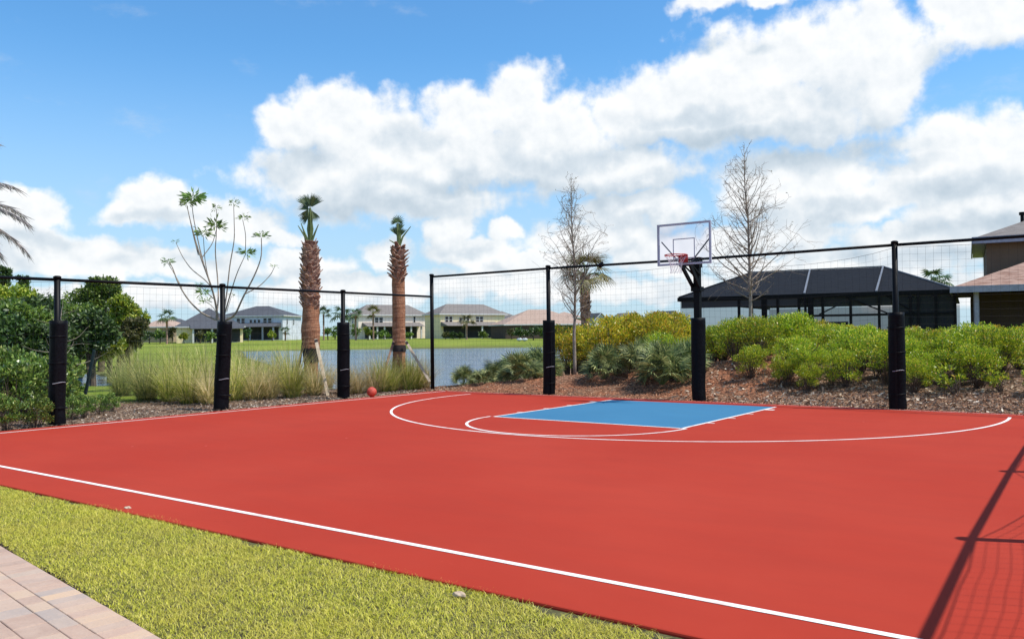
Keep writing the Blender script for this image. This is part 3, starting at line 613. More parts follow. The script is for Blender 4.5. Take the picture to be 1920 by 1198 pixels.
tag(b.build('lawn_soil', mat('lawn_soil', (0.11, 0.10, 0.03), 0.95, (0.03, 0.022, 0.012), 14)), 'soil and thatch under the lawn', kind='structure')
# pavers: blocks in running courses behind a border course
def paver_mat():
    m = bpy.data.materials.new('paver_stone'); m.use_nodes = True; t = NT(m.node_tree); bs = t.n['Principled BSDF']
    gm = t.n.new('ShaderNodeNewGeometry'); c = t.ramp(gm.outputs['Random Per Island'], [(0, (0.373, 0.246, 0.185)), (0.25, (0.486, 0.318, 0.230)), (0.5, (0.421, 0.296, 0.230)), (0.7, (0.567, 0.383, 0.243)), (0.85, (0.373, 0.296, 0.249)), (1, (0.535, 0.347, 0.249))])
    co = t.n.new('ShaderNodeTexCoord').outputs['Object']
    c = t.mix(t.smooth(t.noise(co, 6, 7, 0.7), 0.35, 0.7, 0, 0.6), c, (0.518, 0.375, 0.281)); c = t.mix(t.smooth(t.noise(co, 60, 3, 0.7), 0.5, 0.75, 0, 0.3), c, (0.243, 0.173, 0.140))
    t.put(bs.inputs['Base Color'], c); bs.inputs['Roughness'].default_value = 0.9
    bn = t.n.new('ShaderNodeBump'); bn.inputs['Strength'].default_value = 0.5; bn.inputs['Distance'].default_value = 0.004
    t.put(bn.inputs['Height'], t.noise(co, 90, 5, 0.7)); t.l.new(bn.outputs[0], bs.inputs['Normal']); return m
b = MB(); ang = math.atan2(Ed[1], Ed[0])
def pv(s, n, z): q = E0+Ed*s+En*n; return (q[0], q[1], z)
def paver(s0, s1, n0, n1, z):
    gp = 0.0015; c_ = 0.0035; s0 += gp; s1 -= gp; n0 += gp; n1 -= gp
    vs = [pv(s0, n0, -.06), pv(s1, n0, -.06), pv(s1, n1, -.06), pv(s0, n1, -.06), pv(s0, n0, z-c_), pv(s1, n0, z-c_), pv(s1, n1, z-c_), pv(s0, n1, z-c_),
          pv(s0+c_, n0+c_, z), pv(s1-c_, n0+c_, z), pv(s1-c_, n1-c_, z), pv(s0+c_, n1-c_, z)]
    b.add(vs, [(0, 1, 5, 4)[::-1], (1, 2, 6, 5)[::-1], (2, 3, 7, 6)[::-1], (3, 0, 4, 7)[::-1], (4, 5, 9, 8)[::-1], (5, 6, 10, 9)[::-1], (6, 7, 11, 10)[::-1], (7, 4, 8, 11)[::-1], (8, 9, 10, 11)[::-1]])
s = -3.5
while s < 8: paver(s, s+0.11, 0, 0.20, 0.002*random.random()); s += 0.11
row = 0; n_ = 0.20
while n_ < 4.2:
    dn = (0.11, 0.165, 0.11)[row % 3]; s = -3.5+random.random()*0.2
    while s < 8:
        ds = random.choice((0.11, 0.165, 0.165, 0.22)); paver(s, s+ds, n_, n_+dn, 0.002*random.random()); s += ds
    n_ += dn; row += 1
tag(b.build('paver_path', paver_mat()), 'pinkish tan paver path in the lower left corner', kind='structure')
b = MB(); q0, q1, q2, q3 = pv(-3.6, 0.01, -.02), pv(8.1, 0.01, -.02), pv(8.1, 4.3, -.02), pv(-3.6, 4.3, -.02); b.add([q0, q1, q2, q3], [(3, 2, 1, 0)])
tag(b.build('paver_bedding', mat('sand_joint', (0.38, 0.29, 0.23), 0.95)), 'sand in the paver joints', kind='structure')
# dark soil lip beside pavers and at court edge
V = []; N = 2600; s = rng.uniform(-3, 7, N); n_ = -rng.random(N)**1.5*0.03-0.002; keep = vnoise(s, s*0, 1.8, 21) > 0.42; s = s[keep]; n_ = n_[keep]
C = E0+Ed*s[:, None]+En*n_[:, None]; C = np.concatenate([C, rng.uniform(-.03, -.002, len(s))[:, None]], 1)
V = leaves(C, unit(rng.normal(size=(len(C), 3))*[1, 1, .4]), rng.uniform(.008, .025, len(C)), rng.uniform(.006, .018, len(C)))
tag(link('soil_crumbs', strip_mesh('soil', V), MT['soil']), 'dark soil crumbs along the paver edge', 'soil', kind='stuff')
def rock(name, loc, sc, label, m):
    bm = bmesh.new(); bmesh.ops.create_icosphere(bm, subdivisions=3, radius=1)
    for v in bm.verts:
        n3 = v.co.copy(); v.co *= 1+0.12*math.sin(3*n3.x+5*n3.y)+0.08*math.sin(7*n3.z+4*n3.x); v.co.x *= sc[0]; v.co.y *= sc[1]; v.co.z *= sc[2]
    me = bpy.data.meshes.new(name); bm.to_mesh(me); bm.free(); o = link(name, me, m, None, True); o.location = loc; tag(o, label, 'rock'); return o
q = G(862, 1114, 0); rock('stone', (q[0], q[1], 0.0), (0.045, 0.024, 0.016), 'flat pale stone in the grass at the red court edge', MT['stone'])
q = G(240, 952, 0); rock('stone', (q[0], q[1], 0.0), (0.04, 0.025, 0.015), 'small brownish stone at the court edge in the left lawn', MT['stone'])
# ------------------------------------------------------------------ mulch chips
def chips(name, xs, ys, m, label, smin=.02, smax=.07):
    z = height(xs, ys)+rng.uniform(0.0, 0.02, len(xs)); C = np.stack([xs, ys, z], 1); Dr = unit(rng.normal(size=(len(xs), 3))*[1, 1, .25])
    tag(link(name, strip_mesh(name, leaves(C, Dr, rng.uniform(smin, smax, len(xs)), rng.uniform(.008, .022, len(xs)))), m), label, 'mulch', kind='stuff')
N = 42000; xs = rng.uniform(-9.5, 10.5, N); ys = 0.64+rng.random(N)**1.4*9; ys = np.where(xs > 1.2, 0.64+(ys-0.64)*0.22, ys)
ok = ~((xs > -9.5) & (ys < 0.9) & (rng.random(N) < 0.3)); chips('mulch', xs[ok], ys[ok], MT['mulch_chip'], 'red brown bark mulch behind the back fence')
N = 24000; ys = rng.uniform(-13.5, 2.5, N); xs = -7.42-rng.random(N)**1.3*4.5; chips('leaf_litter', xs, ys, MT['litter'], 'dry brown leaf litter and mulch outside the left side line', .015, .08)
N = 12000; xs = rng.uniform(1.0, 10.0, N); ys = 0.9+rng.random(N)**1.2*5; chips('leaf_litter', xs, ys, MT['litter'], 'pale dead leaves lying under the hedge on the right', .04, .10)
N = 2600; xs = rng.uniform(-1.0, 10.0, N); ys = 0.8+rng.random(N)**1.1*3; C = np.stack([xs, ys, height(xs, ys)+rng.uniform(.005, .03, N)], 1)
tag(link('dead_leaves', strip_mesh('dead', leaves(C, unit(rng.normal(size=(N, 3))*[1, 1, .35]), rng.uniform(.06, .12, N), rng.uniform(.03, .055, N))), MT['litter']), 'large curled dead leaves on the mulch right of the hoop', 'leaves', kind='stuff')
b = MB()
for q in range(420):
    left = q % 3 == 0; x = random.uniform(-10.5, -7.6) if left else random.uniform(-5, 10); y = random.uniform(-12, 1) if left else .8+random.random()**1.3*4; z = H1(x, y)+.015; a = random.random()*6.28; L = random.uniform(.08, .4)
    b.tube([(x, y, z), (x+math.cos(a)*L*.5, y+math.sin(a)*L*.5, z+random.uniform(0, .03)), (x+math.cos(a+.3)*L, y+math.sin(a+.3)*L, z+.005)], [.005, .004, .003], 4, False)
tag(b.build('fallen_twigs', MT['twig']), 'thin dry twigs scattered over the mulch beds', 'twigs', kind='stuff')
N = 900; xs = rng.uniform(-7.3, 8.3, N); ys = 0.45+rng.random(N)**3*0.2
V = leaves(np.stack([xs, ys, np.full(N, .008)], 1), unit(rng.normal(size=(N, 3))*[1, 1, .1]), rng.uniform(.015, .04, N), rng.uniform(.006, .015, N)); tag(link('mulch_crumbs', strip_mesh('crumbs', V), MT['mulch_chip']), 'mulch crumbs spilled on the back edge of the court', 'mulch', kind='stuff')
#PART2
def GT(u, v):                             # where this direction meets the terrain
    d = ray(u, v); lo = 3.0
    ts = np.arange(6, 120, 0.1); pts = CAM[None]+d[None]*ts[:, None]; hz = height(pts[:, 0], pts[:, 1]); k = np.argmax(pts[:, 2] < hz)
    return np.array([pts[k, 0], pts[k, 1], hz[k]])
def onland(p): return (p[0], p[1], H1(p[0], p[1])-0.01)
# ------------------------------------------------------------------ plants: builders
def shrub_proto(name, R, Hh, n, lm, L=0.05, Wd=0.02, low=0.25, clumps=26):
    root = empty(name, (0, 0, 0)); b = MB(); cen = []
    for q in range(clumps):
        a = random.random()*6.283; r_ = R*math.sqrt(random.random())*0.92; z = Hh*(low+(1-low)*random.random()**0.7)*(1-0.25*(r_/R)**2)
        c = np.array([r_*math.cos(a), r_*math.sin(a), z]); cen.append(c)
        mid = c*np.array([0.45, 0.45, 0.45])+np.array([random.gauss(0, .04), random.gauss(0, .04), 0])
        b.tube([(c[0]*.12, c[1]*.12, -0.03), mid, c+np.array([0, 0, .04])], [.012, .008, .003], 4, False)
        e_ = mid+np.array([random.gauss(0, .16), random.gauss(0, .16), random.uniform(.02, .25)]); b.tube([mid, (mid+e_)/2+np.array([0, 0, .02]), e_], [.006, .005, .002], 3, False)
    b.build('stem', MT['bark_brown'], root)
    cen = np.array(cen); idx = rng.integers(0, clumps, n); rad = R*0.30
    off = unit(rng.normal(size=(n, 3)))*(rng.random((n, 1))**0.45)*rad*np.array([1, 1, 0.75])
    C = cen[idx]+off; C = C[C[:, 2] > 0.04]; Dr = unit(unit(C-np.array([0, 0, Hh*0.35]))*0.7+rng.normal(size=C.shape)*0.5+np.array([0, 0, 0.35]))
    link('foliage', strip_mesh('foliage', leaves(C, Dr, rng.uniform(.7, 1.3, len(C))*L, rng.uniform(.8, 1.2, len(C))*Wd)), lm, root)
    return root
def fan(C, ax, nr, R, nb, spread, wd, fold=0.25):
    sd_ = np.cross(ax, nr); V = np.zeros((nb, 3, 2, 3))
    for q in range(nb):
        a = (q/(nb-1)-0.5)*spread; d = ax*math.cos(a)+sd_*math.sin(a); s_ = -ax*math.sin(a)+sd_*math.cos(a); r_ = R*(0.8+0.2*math.cos(a))*random.uniform(.9, 1.05)
        for k, (t_, w_) in enumerate(((0.05, 0.5), (0.55, 1.0), (1.0, 0.15))):
            c = C+d*r_*t_+nr*(fold*R*t_*t_)*(-1)+np.array([0, 0, -0.12*R*t_*t_]); V[q, k, 0] = c-s_*wd*w_/2; V[q, k, 1] = c+s_*wd*w_/2
    return V
def palmetto_proto(name, R, Hh, n):
    root = empty(name, (0, 0, 0)); b = MB(); Vs = []
    for q in range(n):
        a = q*2.4+random.gauss(0, .3); el_ = random.uniform(0.25, 1.35); ln = Hh*random.uniform(.45, .8)
        d = np.array([math.cos(a)*math.cos(el_), math.sin(a)*math.cos(el_), math.sin(el_)]); c = d*ln*np.array([R/Hh*1.1, R/Hh*1.1, 1])
        b.tube([(0, 0, -.03), c*0.5+np.array([0, 0, .03]), c], [.006, .005, .004], 4, False)
        nr = unit(np.cross(np.cross(d, [0, 0, 1.0]), d)+rng.normal(size=3)*.35); nr = unit(nr-d*(nr@d))
        Vs.append(fan(c, d, nr, Hh*random.uniform(.32, .46), 15, 3.6, 0.032))
    b.build('stem', MT['green_stalk'], root); link('fan_leaf', strip_mesh('fan', np.concatenate(Vs)), MT['palmetto'], root)
    return root
def clump_proto(name, n, Hh, out, m, base=0.14):
    a = rng.random(n)*6.283; r_ = base*np.sqrt(rng.random(n)); dh = np.stack([np.cos(a), np.sin(a)], 1)
    P0 = np.concatenate([dh*r_[:, None]+rng.normal(size=(n, 2))*.02, np.full((n, 1), -.04)], 1)
    a2 = a+rng.normal(size=n)*.5; dh = np.stack([np.cos(a2), np.sin(a2)], 1)
    H_ = Hh*rng.uniform(.35, 1.05, n); o_ = out*rng.random(n)**0.7*1.15
    me = strip_mesh(name, blades(P0, dh, H_, o_, rng.uniform(.008, .020, n), 6, 1.15)); o = link(name, me, m); return o
def rosette(C, R, n, up=0.25, Lf=None):
    a = rng.random(n)*6.283; e_ = rng.normal(size=n)*.35+up; Dr = np.stack([np.cos(a)*np.cos(e_), np.sin(a)*np.cos(e_), np.sin(e_)], 1)
    Cc = np.array(C)+Dr*rng.random((n, 1))*R*0.35
    Cc = Cc+Dr*rng.random((n, 1))*R*0.3
    return leaves(Cc, Dr, R*rng.uniform(.28, .48, n), R*rng.uniform(.07, .13, n))
def far_tree(name, label, u, dep, vtop, wpx, vbot, lm, n=5000, ncl=16, group='trees of the wood behind the left side line', leaf=0.17, flat=1.0, trunk='bark_brown'):
    pm = FPX/dep; hor = 636.2-u*0.01114; p = D(u, 630, dep); gz = H1(p[0], p[1])
    zt = 1.488+(hor-vtop)/pm; zb = max(gz+0.02, 1.488+(hor-vbot)/pm); R = wpx/pm/2; root = tag(empty(name, (p[0], p[1], gz)), label, 'tree', group)
    zt -= gz; zb -= gz; cz = (zt+zb)/2; hz = (zt-zb)/2; cen = []; rad = []
    for q in range(ncl):
        v = unit(rng.normal(size=3))*rng.random()**0.4; cl = np.array([v[0]*R*.78, v[1]*R*.78, cz+v[2]*hz*.80]); cen.append(cl); rad.append(min(R, hz*1.3)*random.uniform(.30, .50))
    cen = np.array(cen); rad = np.array(rad); b = MB()
    b.tube([(0, 0, -.1), (random.gauss(0, .1), random.gauss(0, .1), cz*.5), (0, 0, cz)], [.03*zt+.04, .022*zt+.03, .01*zt], 7)
    b.build('trunk', MT[trunk], root)
    b = MB()
    for c in cen: b.tube([(0, 0, cz*.45), c*[.5, .5, .8], c], [.012*zt, .008*zt, .012], 4, False)
    b.build('limb', MT[trunk], root)
    n = int(n*1.7) if n > 1000 else n
    idx = rng.integers(0, ncl, n); off = unit(rng.normal(size=(n, 3)))*(rng.random((n, 1))**0.36)*rad[idx][:, None]*np.array([1.15, 1.15, 0.8*flat])
    C = cen[idx]+off; C = C[C[:, 2] > .05]
    link('crown', strip_mesh('crown', leaves(C, unit(rng.normal(size=C.shape)+[0, 0, .1]), leaf*rng.uniform(.6, 1.3, len(C)), leaf*.55*rng.uniform(.6, 1.2, len(C)))), lm, root)
    return root
def bare_tree(name, label, loc, H_, prof, m, n1=60, seed=1, group=None, leafy=None, r0=0.05, z_first=0.22, up=(0.9, 1.15), sub=6, spread=1.0):
    R_ = random.Random(seed); root = tag(empty(name, loc), label, 'tree', group); b = MB(); tw = MB()
    tp = [np.array([0, 0, -.1])]; k = 14; dx = dy = 0
    for q in range(1, k+1):
        dx += R_.gauss(0, .018); dy += R_.gauss(0, .018); tp.append(np.array([dx, dy, H_*q/k]))
    tp = np.array(tp); tr = r0*(1-np.linspace(0, 1, k+1)*.93); b.tube(tp, tr, 8); tips = []
    def along(t_): x = t_*k; i_ = min(int(x), k-1); return tp[i_]*(1-(x-i_))+tp[i_+1]*(x-i_)
    for q in range(n1):
        t_ = z_first+(0.98-z_first)*(q+R_.random())/n1; L = prof(t_)*R_.uniform(.6, 1.1); a = q*2.4+R_.gauss(0, .5); e0 = R_.uniform(*up)-0.55*(1-t_)*spread; P0 = along(t_); pts = [P0]
        d = np.array([math.cos(a)*math.cos(e0), math.sin(a)*math.cos(e0), math.sin(e0)]); ns = 7
        for s_ in range(ns):
            d = unit(d+np.array([R_.gauss(0, .13), R_.gauss(0, .13), R_.gauss(0.04, .10)])); pts.append(pts[-1]+d*L/ns)
        r_ = r0*.34*(1-t_*.75)*(L/0.9)**.5+.002; b.tube(pts, np.linspace(r_, .0025, ns+1), 4, False)
        for s_ in range(int(sub*max(.4, L))):
            i_ = R_.randint(1, ns); P1 = pts[i_]; d2 = unit(pts[i_]-pts[i_-1]+np.array([R_.gauss(0, .55), R_.gauss(0, .55), R_.gauss(.12, .4)])); l2 = L*R_.uniform(.16, .42); p2 = [P1]
            for _ in range(4): d2 = unit(d2+np.array([R_.gauss(0, .2), R_.gauss(0, .2), R_.gauss(.03, .15)])); p2.append(p2[-1]+d2*l2/4)
            tw.tube(p2, [.0045, .004, .0035, .003, .0022], 3, False)
            for _ in range(3):
                P3 = p2[R_.randint(1, 4)]; d3 = unit(d2+np.array([R_.gauss(0, .7), R_.gauss(0, .7), R_.gauss(0, .5)])); l3 = l2*R_.uniform(.3, .6); tw.tube([P3, P3+d3*l3*.5+np.array([0, 0, .01]), P3+d3*l3], [.003, .0027, .002], 3, False); tips.append(P3+d3*l3)
    b.build('trunk', m, root, True); tw.build('twigs', MT['twig'], root) if seed != 33 else None
    if leafy:
        tips = np.array(tips); tips = tips[rng.random(len(tips)) < leafy[1]]; n = len(tips)
        link('foliage', strip_mesh('buds', leaves(tips, unit(rng.normal(size=(n, 3))), np.full(n, .05), np.full(n, .02))), leafy[0], root)
    return root
# ------------------------------------------------------------------ hedge on the mound
hedge_p = [Proto(shrub_proto('hedge_shrub', .62, 1.15, 4200, MT['hedge_leaf'], 
 .052, .023, .32, 36)), Proto(shrub_proto('hedge_shrub', .66, 1.30, 4400, MT['hedge_leaf'], .054, .023, .34, 40)),
           Proto(shrub_proto('hedge_shrub', .58, 1.05, 3800, MT['hedge_leaf'], .050, .022, .2, 34)), Proto(shrub_proto('hedge_shrub', .62, 1.2, 4200, MT['hedge_leaf_gold'], .052, .023, .25, 38))]
ORD = 'first second third fourth fifth sixth seventh eighth ninth tenth eleventh twelfth thirteenth fourteenth fifteenth sixteenth seventeenth eighteenth nineteenth twentieth'.split()+['twenty-'+k for k in 'first second third fourth fifth sixth seventh eighth ninth'.split()]+['thirtieth']+['thirty-'+k for k in 'first second third fourth fifth sixth seventh eighth ninth'.split()]
hl_n = {}
def hedge_label(ri, gold):
    i = hl_n.get(ri, 0); hl_n[ri] = i+1
    return f"{ORD[i]} shrub from the left in the {['sparse lowest front', 'bare stemmed second', 'third', 'fourth', 'fifth', 'sixth', 'rearmost'][ri]} hedge row, {'golden' if gold else 'yellow green'} leaves"
rows = [(2.45, 0.9, 11.0, 0, .62), (3.0, 0.1, 12.6, 0, .84), (4.0, -0.7, 14, 1, .95), (5.1, -3.6, 15, 1, 1.0), (6.3, -6.6, 17, 1, 1.02), (7.3, -7.4, 18, 2, 1.02), (8.3, -7.8, 19, 2, 1.02)]
for ri, (y, xa, xb, kind_, hs) in enumerate(rows):
    x = xa+random.random()*.4
    while x < xb:
        if ri == 0 and random.random() < .5: x += random.uniform(.5, 1.1); continue
        px, py = x+random.gauss(0, .15), y+random.gauss(0, .25); gold = kind_ == 2 or (ri >= 4 and random.random() < .35)
        pr = hedge_p[3] if gold else hedge_p[random.randint(0, 2)]; dip = (1-0.14*math.exp(-((px-1.6-0.45*(y-3.5))/1.2)**2)*(ri > 1))*(1-.32*float(ss(np.array(px-.35*(y-3.3)), 4.6, 6.4)))
        o = pr.place((px, py, H1(px, py)-.02), random.random()*6.28, hs*dip*random.uniform(.86, 1.12)*(1.30 if ri >= 4 and px < -3.4 else 0.80 if ri >= 4 else 0.92)); tag(o, hedge_label(ri, gold), 'shrub', 'hedge shrubs on the mulch mound'); x += random.uniform(.60, .84)
# ------------------------------------------------------------------ palmettos
pm_p = [Proto(palmetto_proto('palmetto', .62, .95, 34)), Proto(palmetto_proto('palmetto', .55, .8, 28)), Proto(palmetto_proto('palmetto', .7, 1.0, 38))]
for q, (u, v, sc_, lb) in enumerate([
    (868, 716, .55, 'small silvery palmetto nearest the corner post by the lake'), (897, 704, .55, 'low silvery palmetto second from the corner post'), (925, 697, .62, 'silver green palmetto before the lake third from the corner post'),
    (950, 712, .50, 'low dull palmetto in front of the palmetto row left of the tall padded post'), (984, 716, .98, 'large spiky palmetto just left of the tall padded post'), (962, 690, .85, 'dark palmetto behind the large one at the lake side'),
    (1012, 692, .95, 'tall palmetto directly behind the tall padded post'), (990, 672, .90, 'rearmost palmetto left of the tall padded post'), (1100, 692, .72, 'grey green palmetto at the foot of the left bare sapling'),
    (1132, 712, .86, 'lone silver palmetto in the mulch between padded post and hoop'), (1172, 688, .78, 'palmetto before the dark hedge gap right of the left sapling'), (1205, 700, .80, 'palmetto partly behind the large one left of the hoop pole'),
    (1242, 722, 1.0, 'large spiky palmetto just left of the hoop pole'), (1272, 716, .88, 'dark palmetto touching the hoop pole pad'), (1150, 676, .7, 'small palmetto at the shady hedge foot'), (1290, 700, .8, 'palmetto hidden behind the hoop pole pad'), (908, 0, .5, 'small yellowish palmetto at the front of the lake side group'), (942, 0, .6, 'rear palmetto of the lake side group'), (1026, 0, .8, 'dark palmetto right behind the tall padded post foot')]):
    dl_ = {868: 23.6, 897: 24.0, 925: 24.3, 950: 23.5, 984: 23.1, 962: 25.0, 1012: 24.0, 990: 25.5, 908: 23.3, 942: 25.2, 1026: 25.4}.get(u)
    p = GT(u, v) if dl_ is None else np.array(onland(D(u, 626, dl_))); o = pm_p[q % 3].place((p[0], p[1], p[2]), random.random()*6.28, sc_*(1.12 if u < 1030 else 1.15)); tag(o, lb, 'palmetto', 'silver palmettos on the mulch mound')
# ------------------------------------------------------------------ left shrubs
sh_p = [Proto(shrub_proto('broadleaf_shrub', .55, 1.15, 1700, MT['shrub_leaf'], .075, .045)), Proto(shrub_proto('broadleaf_shrub', .6, 1.0, 1700, MT['shrub_leaf'], .07, .042))]
for q, (u, dep, sc_, lb) in enumerate([(12, 13.9, .62, 'low glossy shrub at the left edge nearest the court'), (66, 14.3, .60, 'small light green shrub just left of the nearest padded post'), (14, 15.6, 1.12, 'large glossy shrub at the left edge, front of the bed'),
    (52, 16.0, 1.12, 'large glossy shrub left of the nearest padded post'), (86, 16.6, 1.12, 'glossy shrub half hidden by the nearest padded post'), (34, 17.4, 1.2, 'tall rear glossy shrub at the left edge'), (72, 18.0, 1.2, 'tall rear glossy shrub behind the nearest padded post'),
    (-25, 16.0, 1.1, 'glossy shrub just beyond the left edge'), (108, 18.2, .8, 'upright glossy shrub immediately right of the nearest padded post'), (132, 15.6, .52, 'small pale leafy shrub right of the nearest padded post'), (158, 16.0, .50, 'small leafy shrub below the stake'), (184, 16.6, .46, 'tiny yellowish shrub at the near pond shore'),
    (206, 17.3, .42, 'last tiny shrub before the darkest grass clump'), (104, 19.5, 1.3, 'rearmost glossy shrub behind the nearest padded post'), (4, 19.0, 1.35, 'rearmost glossy shrub at the left edge')]):
    p = D(u, 630, dep); o = sh_p[q % 2].place((p[0], p[1], H1(p[0], p[1])-.02), random.random()*6.28, sc_*(.86 if u < 130 else .8)); tag(o, lb, 'shrub', 'glossy shrubs outside the left side line')
# small sprigs in front of the hedge on the right
sp_p = Proto(shrub_proto('hedge_sprig', .34, .55, 420, MT['hedge_leaf'], .06, .026, .2, 10))
for (u, v, sc_, lb) in [(1795, 742, 1.2, 'small low hedge sprig standing in the litter right of the right padded post'), (1640, 712, 1.0, 'small leafy sprig just left of the right padded post'), (1560, 722, .8, 'low sprig in front of the hedge midway between pole and right post'), (1740, 722, .9, 'leafy sprig close right of the right padded post'), (1880, 735, .9, 'leafy sprig near the right edge'), (1480, 712, .8, 'low sprig below the right bare tree')]:
    p = GT(u, v); tag(sp_p.place(p, random.random()*6.28, sc_), lb, 'shrub', 'small sprigs before the hedge')
# ------------------------------------------------------------------ ornamental grasses
gp = [Proto(clump_proto('ornamental_grass', 620, 1.35, .85, MT['grass_blade'])), Proto(clump_proto('ornamental_grass', 520, 1.25, .9, MT['grass_straw'])), Proto(clump_proto('ornamental_grass', 800, 1.3, .85, MT['grass_dark'])), Proto(clump_proto('ornamental_grass', 480, 1.25, .5, MT['grass_blade'], .12))]
def seg(u): return 'left of the second padded post' if u < 400 else 'between the second and third padded posts' if u < 640 else 'between the third padded post and the corner post'
for q, (u, v, dd, sc_, ty, lb) in enumerate([(228, 742, 0, .95, 2, 'dark olive'), (275, 752, 0, 1.1, 2, 'darkest leaning'), (318, 752, 0, 1.0, 0, 'yellow green'), (355, 757, 0, 1.05, 0, 'golden green'), (392, 757, 0, .95, 1, 'straw coloured'),
    (250, 722, 0, 1.1, 0, 'rear yellowish'), (330, 724, 0, 1.15, 0, 'tall rear'), (385, 728, 0, 1.15, 0, 'tall rear golden'), (440, 752, 0, 1.1, 0, 'bright golden green'), (478, 750, 0, 1.0, 1, 'pale straw'), (505, 748, 0, .95, 1, 'straw tipped'), (548, 745, 0, 1.12, 0, 'fresh green'), (590, 741, 0, .92, 1, 'reddish straw'),
    (460, 730, 0, 1.15, 0, 'tall rear green'), (520, 728, 0, 1.1, 0, 'rear green'), (575, 727, 0, 1.05, 1, 'rear straw'), (616, 726, 0, .9, 1, 'dry straw'), (668, 732, 0, .80, 1, 'thin straw'), (698, 731, 0, .9, 1, 'airy straw'), (716, 730, 0, .95, 0, 'greenish straw'), (733, 729, 0, .85, 0, 'mixed straw'), (764, 728, 0, .95, 3, 'upright bright green'), (795, 728, 0, .86, 1, 'rust coloured narrow'), (648, 728, 0, .8, 1, 'short dry'), (779, 728, 0, .8, 0, 'low yellowish')]):
    p = GT(u, v) if u < 640 else D(u, 628, 22.0+(u-668)*.014)
    p = (p[0], p[1], H1(p[0], p[1])-.02); o = gp[ty].place((p[0], p[1], p[2]), random.random()*6.28, (sc_, sc_, sc_*random.uniform(.95, 1.1))); tag(o, f'{lb} ornamental grass clump {seg(u)}', 'grass clump', 'ornamental grass clumps along the left fence')
# dry arching tufts lying low at the clump feet
# ------------------------------------------------------------------ newly planted palms
def boots(b, z0, z1, rf, n, ln=.19, tilt=.6):
    for q in range(n):
        t_ = (q+random.random()*.6)/n; z = z0+(z1-z0)*t_; a = q*2.399+random.gauss(0, .12); r_ = rf(z); d = np.array([math.cos(a), math.sin(a), 0]); tl = tilt*random.uniform(.6, 1.35); up_ = d*math.sin(tl)+np.array([0, 0, math.cos(tl)])
        s_ = np.array([-d[1], d[0], 0]); c = d*r_*.75+np.array([0, 0, z]); L = ln*random.uniform(.65, 1.15); w0, w1 = .085, random.uniform(.02, .045); th_ = .028; nn = np.cross(s_, up_)
        vs = []
        for (pp, ww, tt) in ((c, w0, th_), (c+up_*L*.6+s_*random.gauss(0, .01), w0*.62, th_*.9), (c+up_*L+s_*random.gauss(0, .02), w1, th_*.6)):
            vs += [pp-s_*ww-nn*tt/2, pp+s_*ww-nn*tt/2, pp+s_*ww+nn*tt/2, pp-s_*ww+nn*tt/2]
        fs = [(0, 1, 2, 3), (8, 11, 10, 9)]
        for k in (0, 4): fs += [(k, k+4, k+5, k+1), (k+1, k+5, k+6, k+2), (k+2, k+6, k+7, k+3), (k+3, k+7, k+4, k)]
        b.add(vs, fs)
def lathe(b, prof, n=20, wob=.03):
    vs = []; r_ = np.random.default_rng(4)
    for (z, r) in prof:
        for a in range(n): A = a*6.2832/n; rr_ = r*(1+wob*math.sin(3*A+z*5)+wob*.6*r_.normal()); vs.append((rr_*math.cos(A), rr_*math.sin(A), z))
    k = len(prof); b.add(vs, [(q*n+a, q*n+(a+1) % n, (q+1)*n+(a+1) % n, (q+1)*n+a) for q in range(k-1) for a in range(n)])
def interp(prof, m=40):
    z = np.linspace(prof[0][0], prof[-1][0], m); return list(zip(z, np.interp(z, [p[0] for p in prof], [p[1] for p in prof])))
camdir = unit(np.array([CAM[0]+8, CAM[1]+3, 0]))
def palm_top(root, z0, stalks, fans, lm):
    b = MB(); Vs = []; Rv = np.array([_R0[0], _R0[1], 0]); up_ = np.array([0, 0, 1.0])
    for (dx, dz, bend) in stalks:
        e_ = Rv*dx+up_*dz+camdir*random.gauss(0, .03); mid = e_*.5+Rv*bend; b.tube([(0, 0, z0-.1), np.array([0, 0, z0])+mid, np.array([0, 0, z0])+e_], [.034, .026, .010], 6)
    b.build('stalks', MT['green_stalk'], root)
    for (dx, dz, ang_, R, nb, sp_, fd) in fans:
        c = np.array([0, 0, z0])+Rv*dx+up_*dz; ax = Rv*math.sin(ang_)+up_*math.cos(ang_)
        for tw_ in (-.25, .35): nr = unit(camdir+Rv*tw_+up_*.1); nr = unit(nr-ax*(nr@ax)); Vs.append(fan(c, ax, nr, R*random.uniform(.9, 1.05), nb, sp_, .024, fd))
    link('fan_leaf', strip_mesh('fans', np.concatenate(Vs)), lm, root)
p = D(583, 630, 22.0); gz = H1(p[0], p[1])
pa = tag(empty('sabal_palm', (p[0], p[1], 0)), 'thick palm shaggy with boots over a reddish trunk, propped by a wide plank', 'palm', 'newly planted palms at the lake')
b = MB(); lathe(b, interp([(gz-.1, .19), (.5, .17), (.95, .19), (1.12, .22), (1.3, .225), (1.6, .25), (1.85, .222), (2.2, .215), (2.6, .215), (3.2, .20), (3.7, .14), (3.98, .07)], 50), 22, .03); b.build('trunk', MT['palm_trunk'], pa, True)
b = MB(); boots(b, 2.15, 3.9, lambda z: float(np.interp(z, [2.1, 2.5, 3.2, 3.7, 3.95], [.20, .23, .23, .17, .09])), 170, .20, .62); b.build('boots', MT['palm_boot'], pa)
b = MB(); lathe(b, interp([(.80, .20), (.95, .21), (1.16, .235)], 4), 22, .02); b.build('trunk_strap', MT['strap'], pa, True)
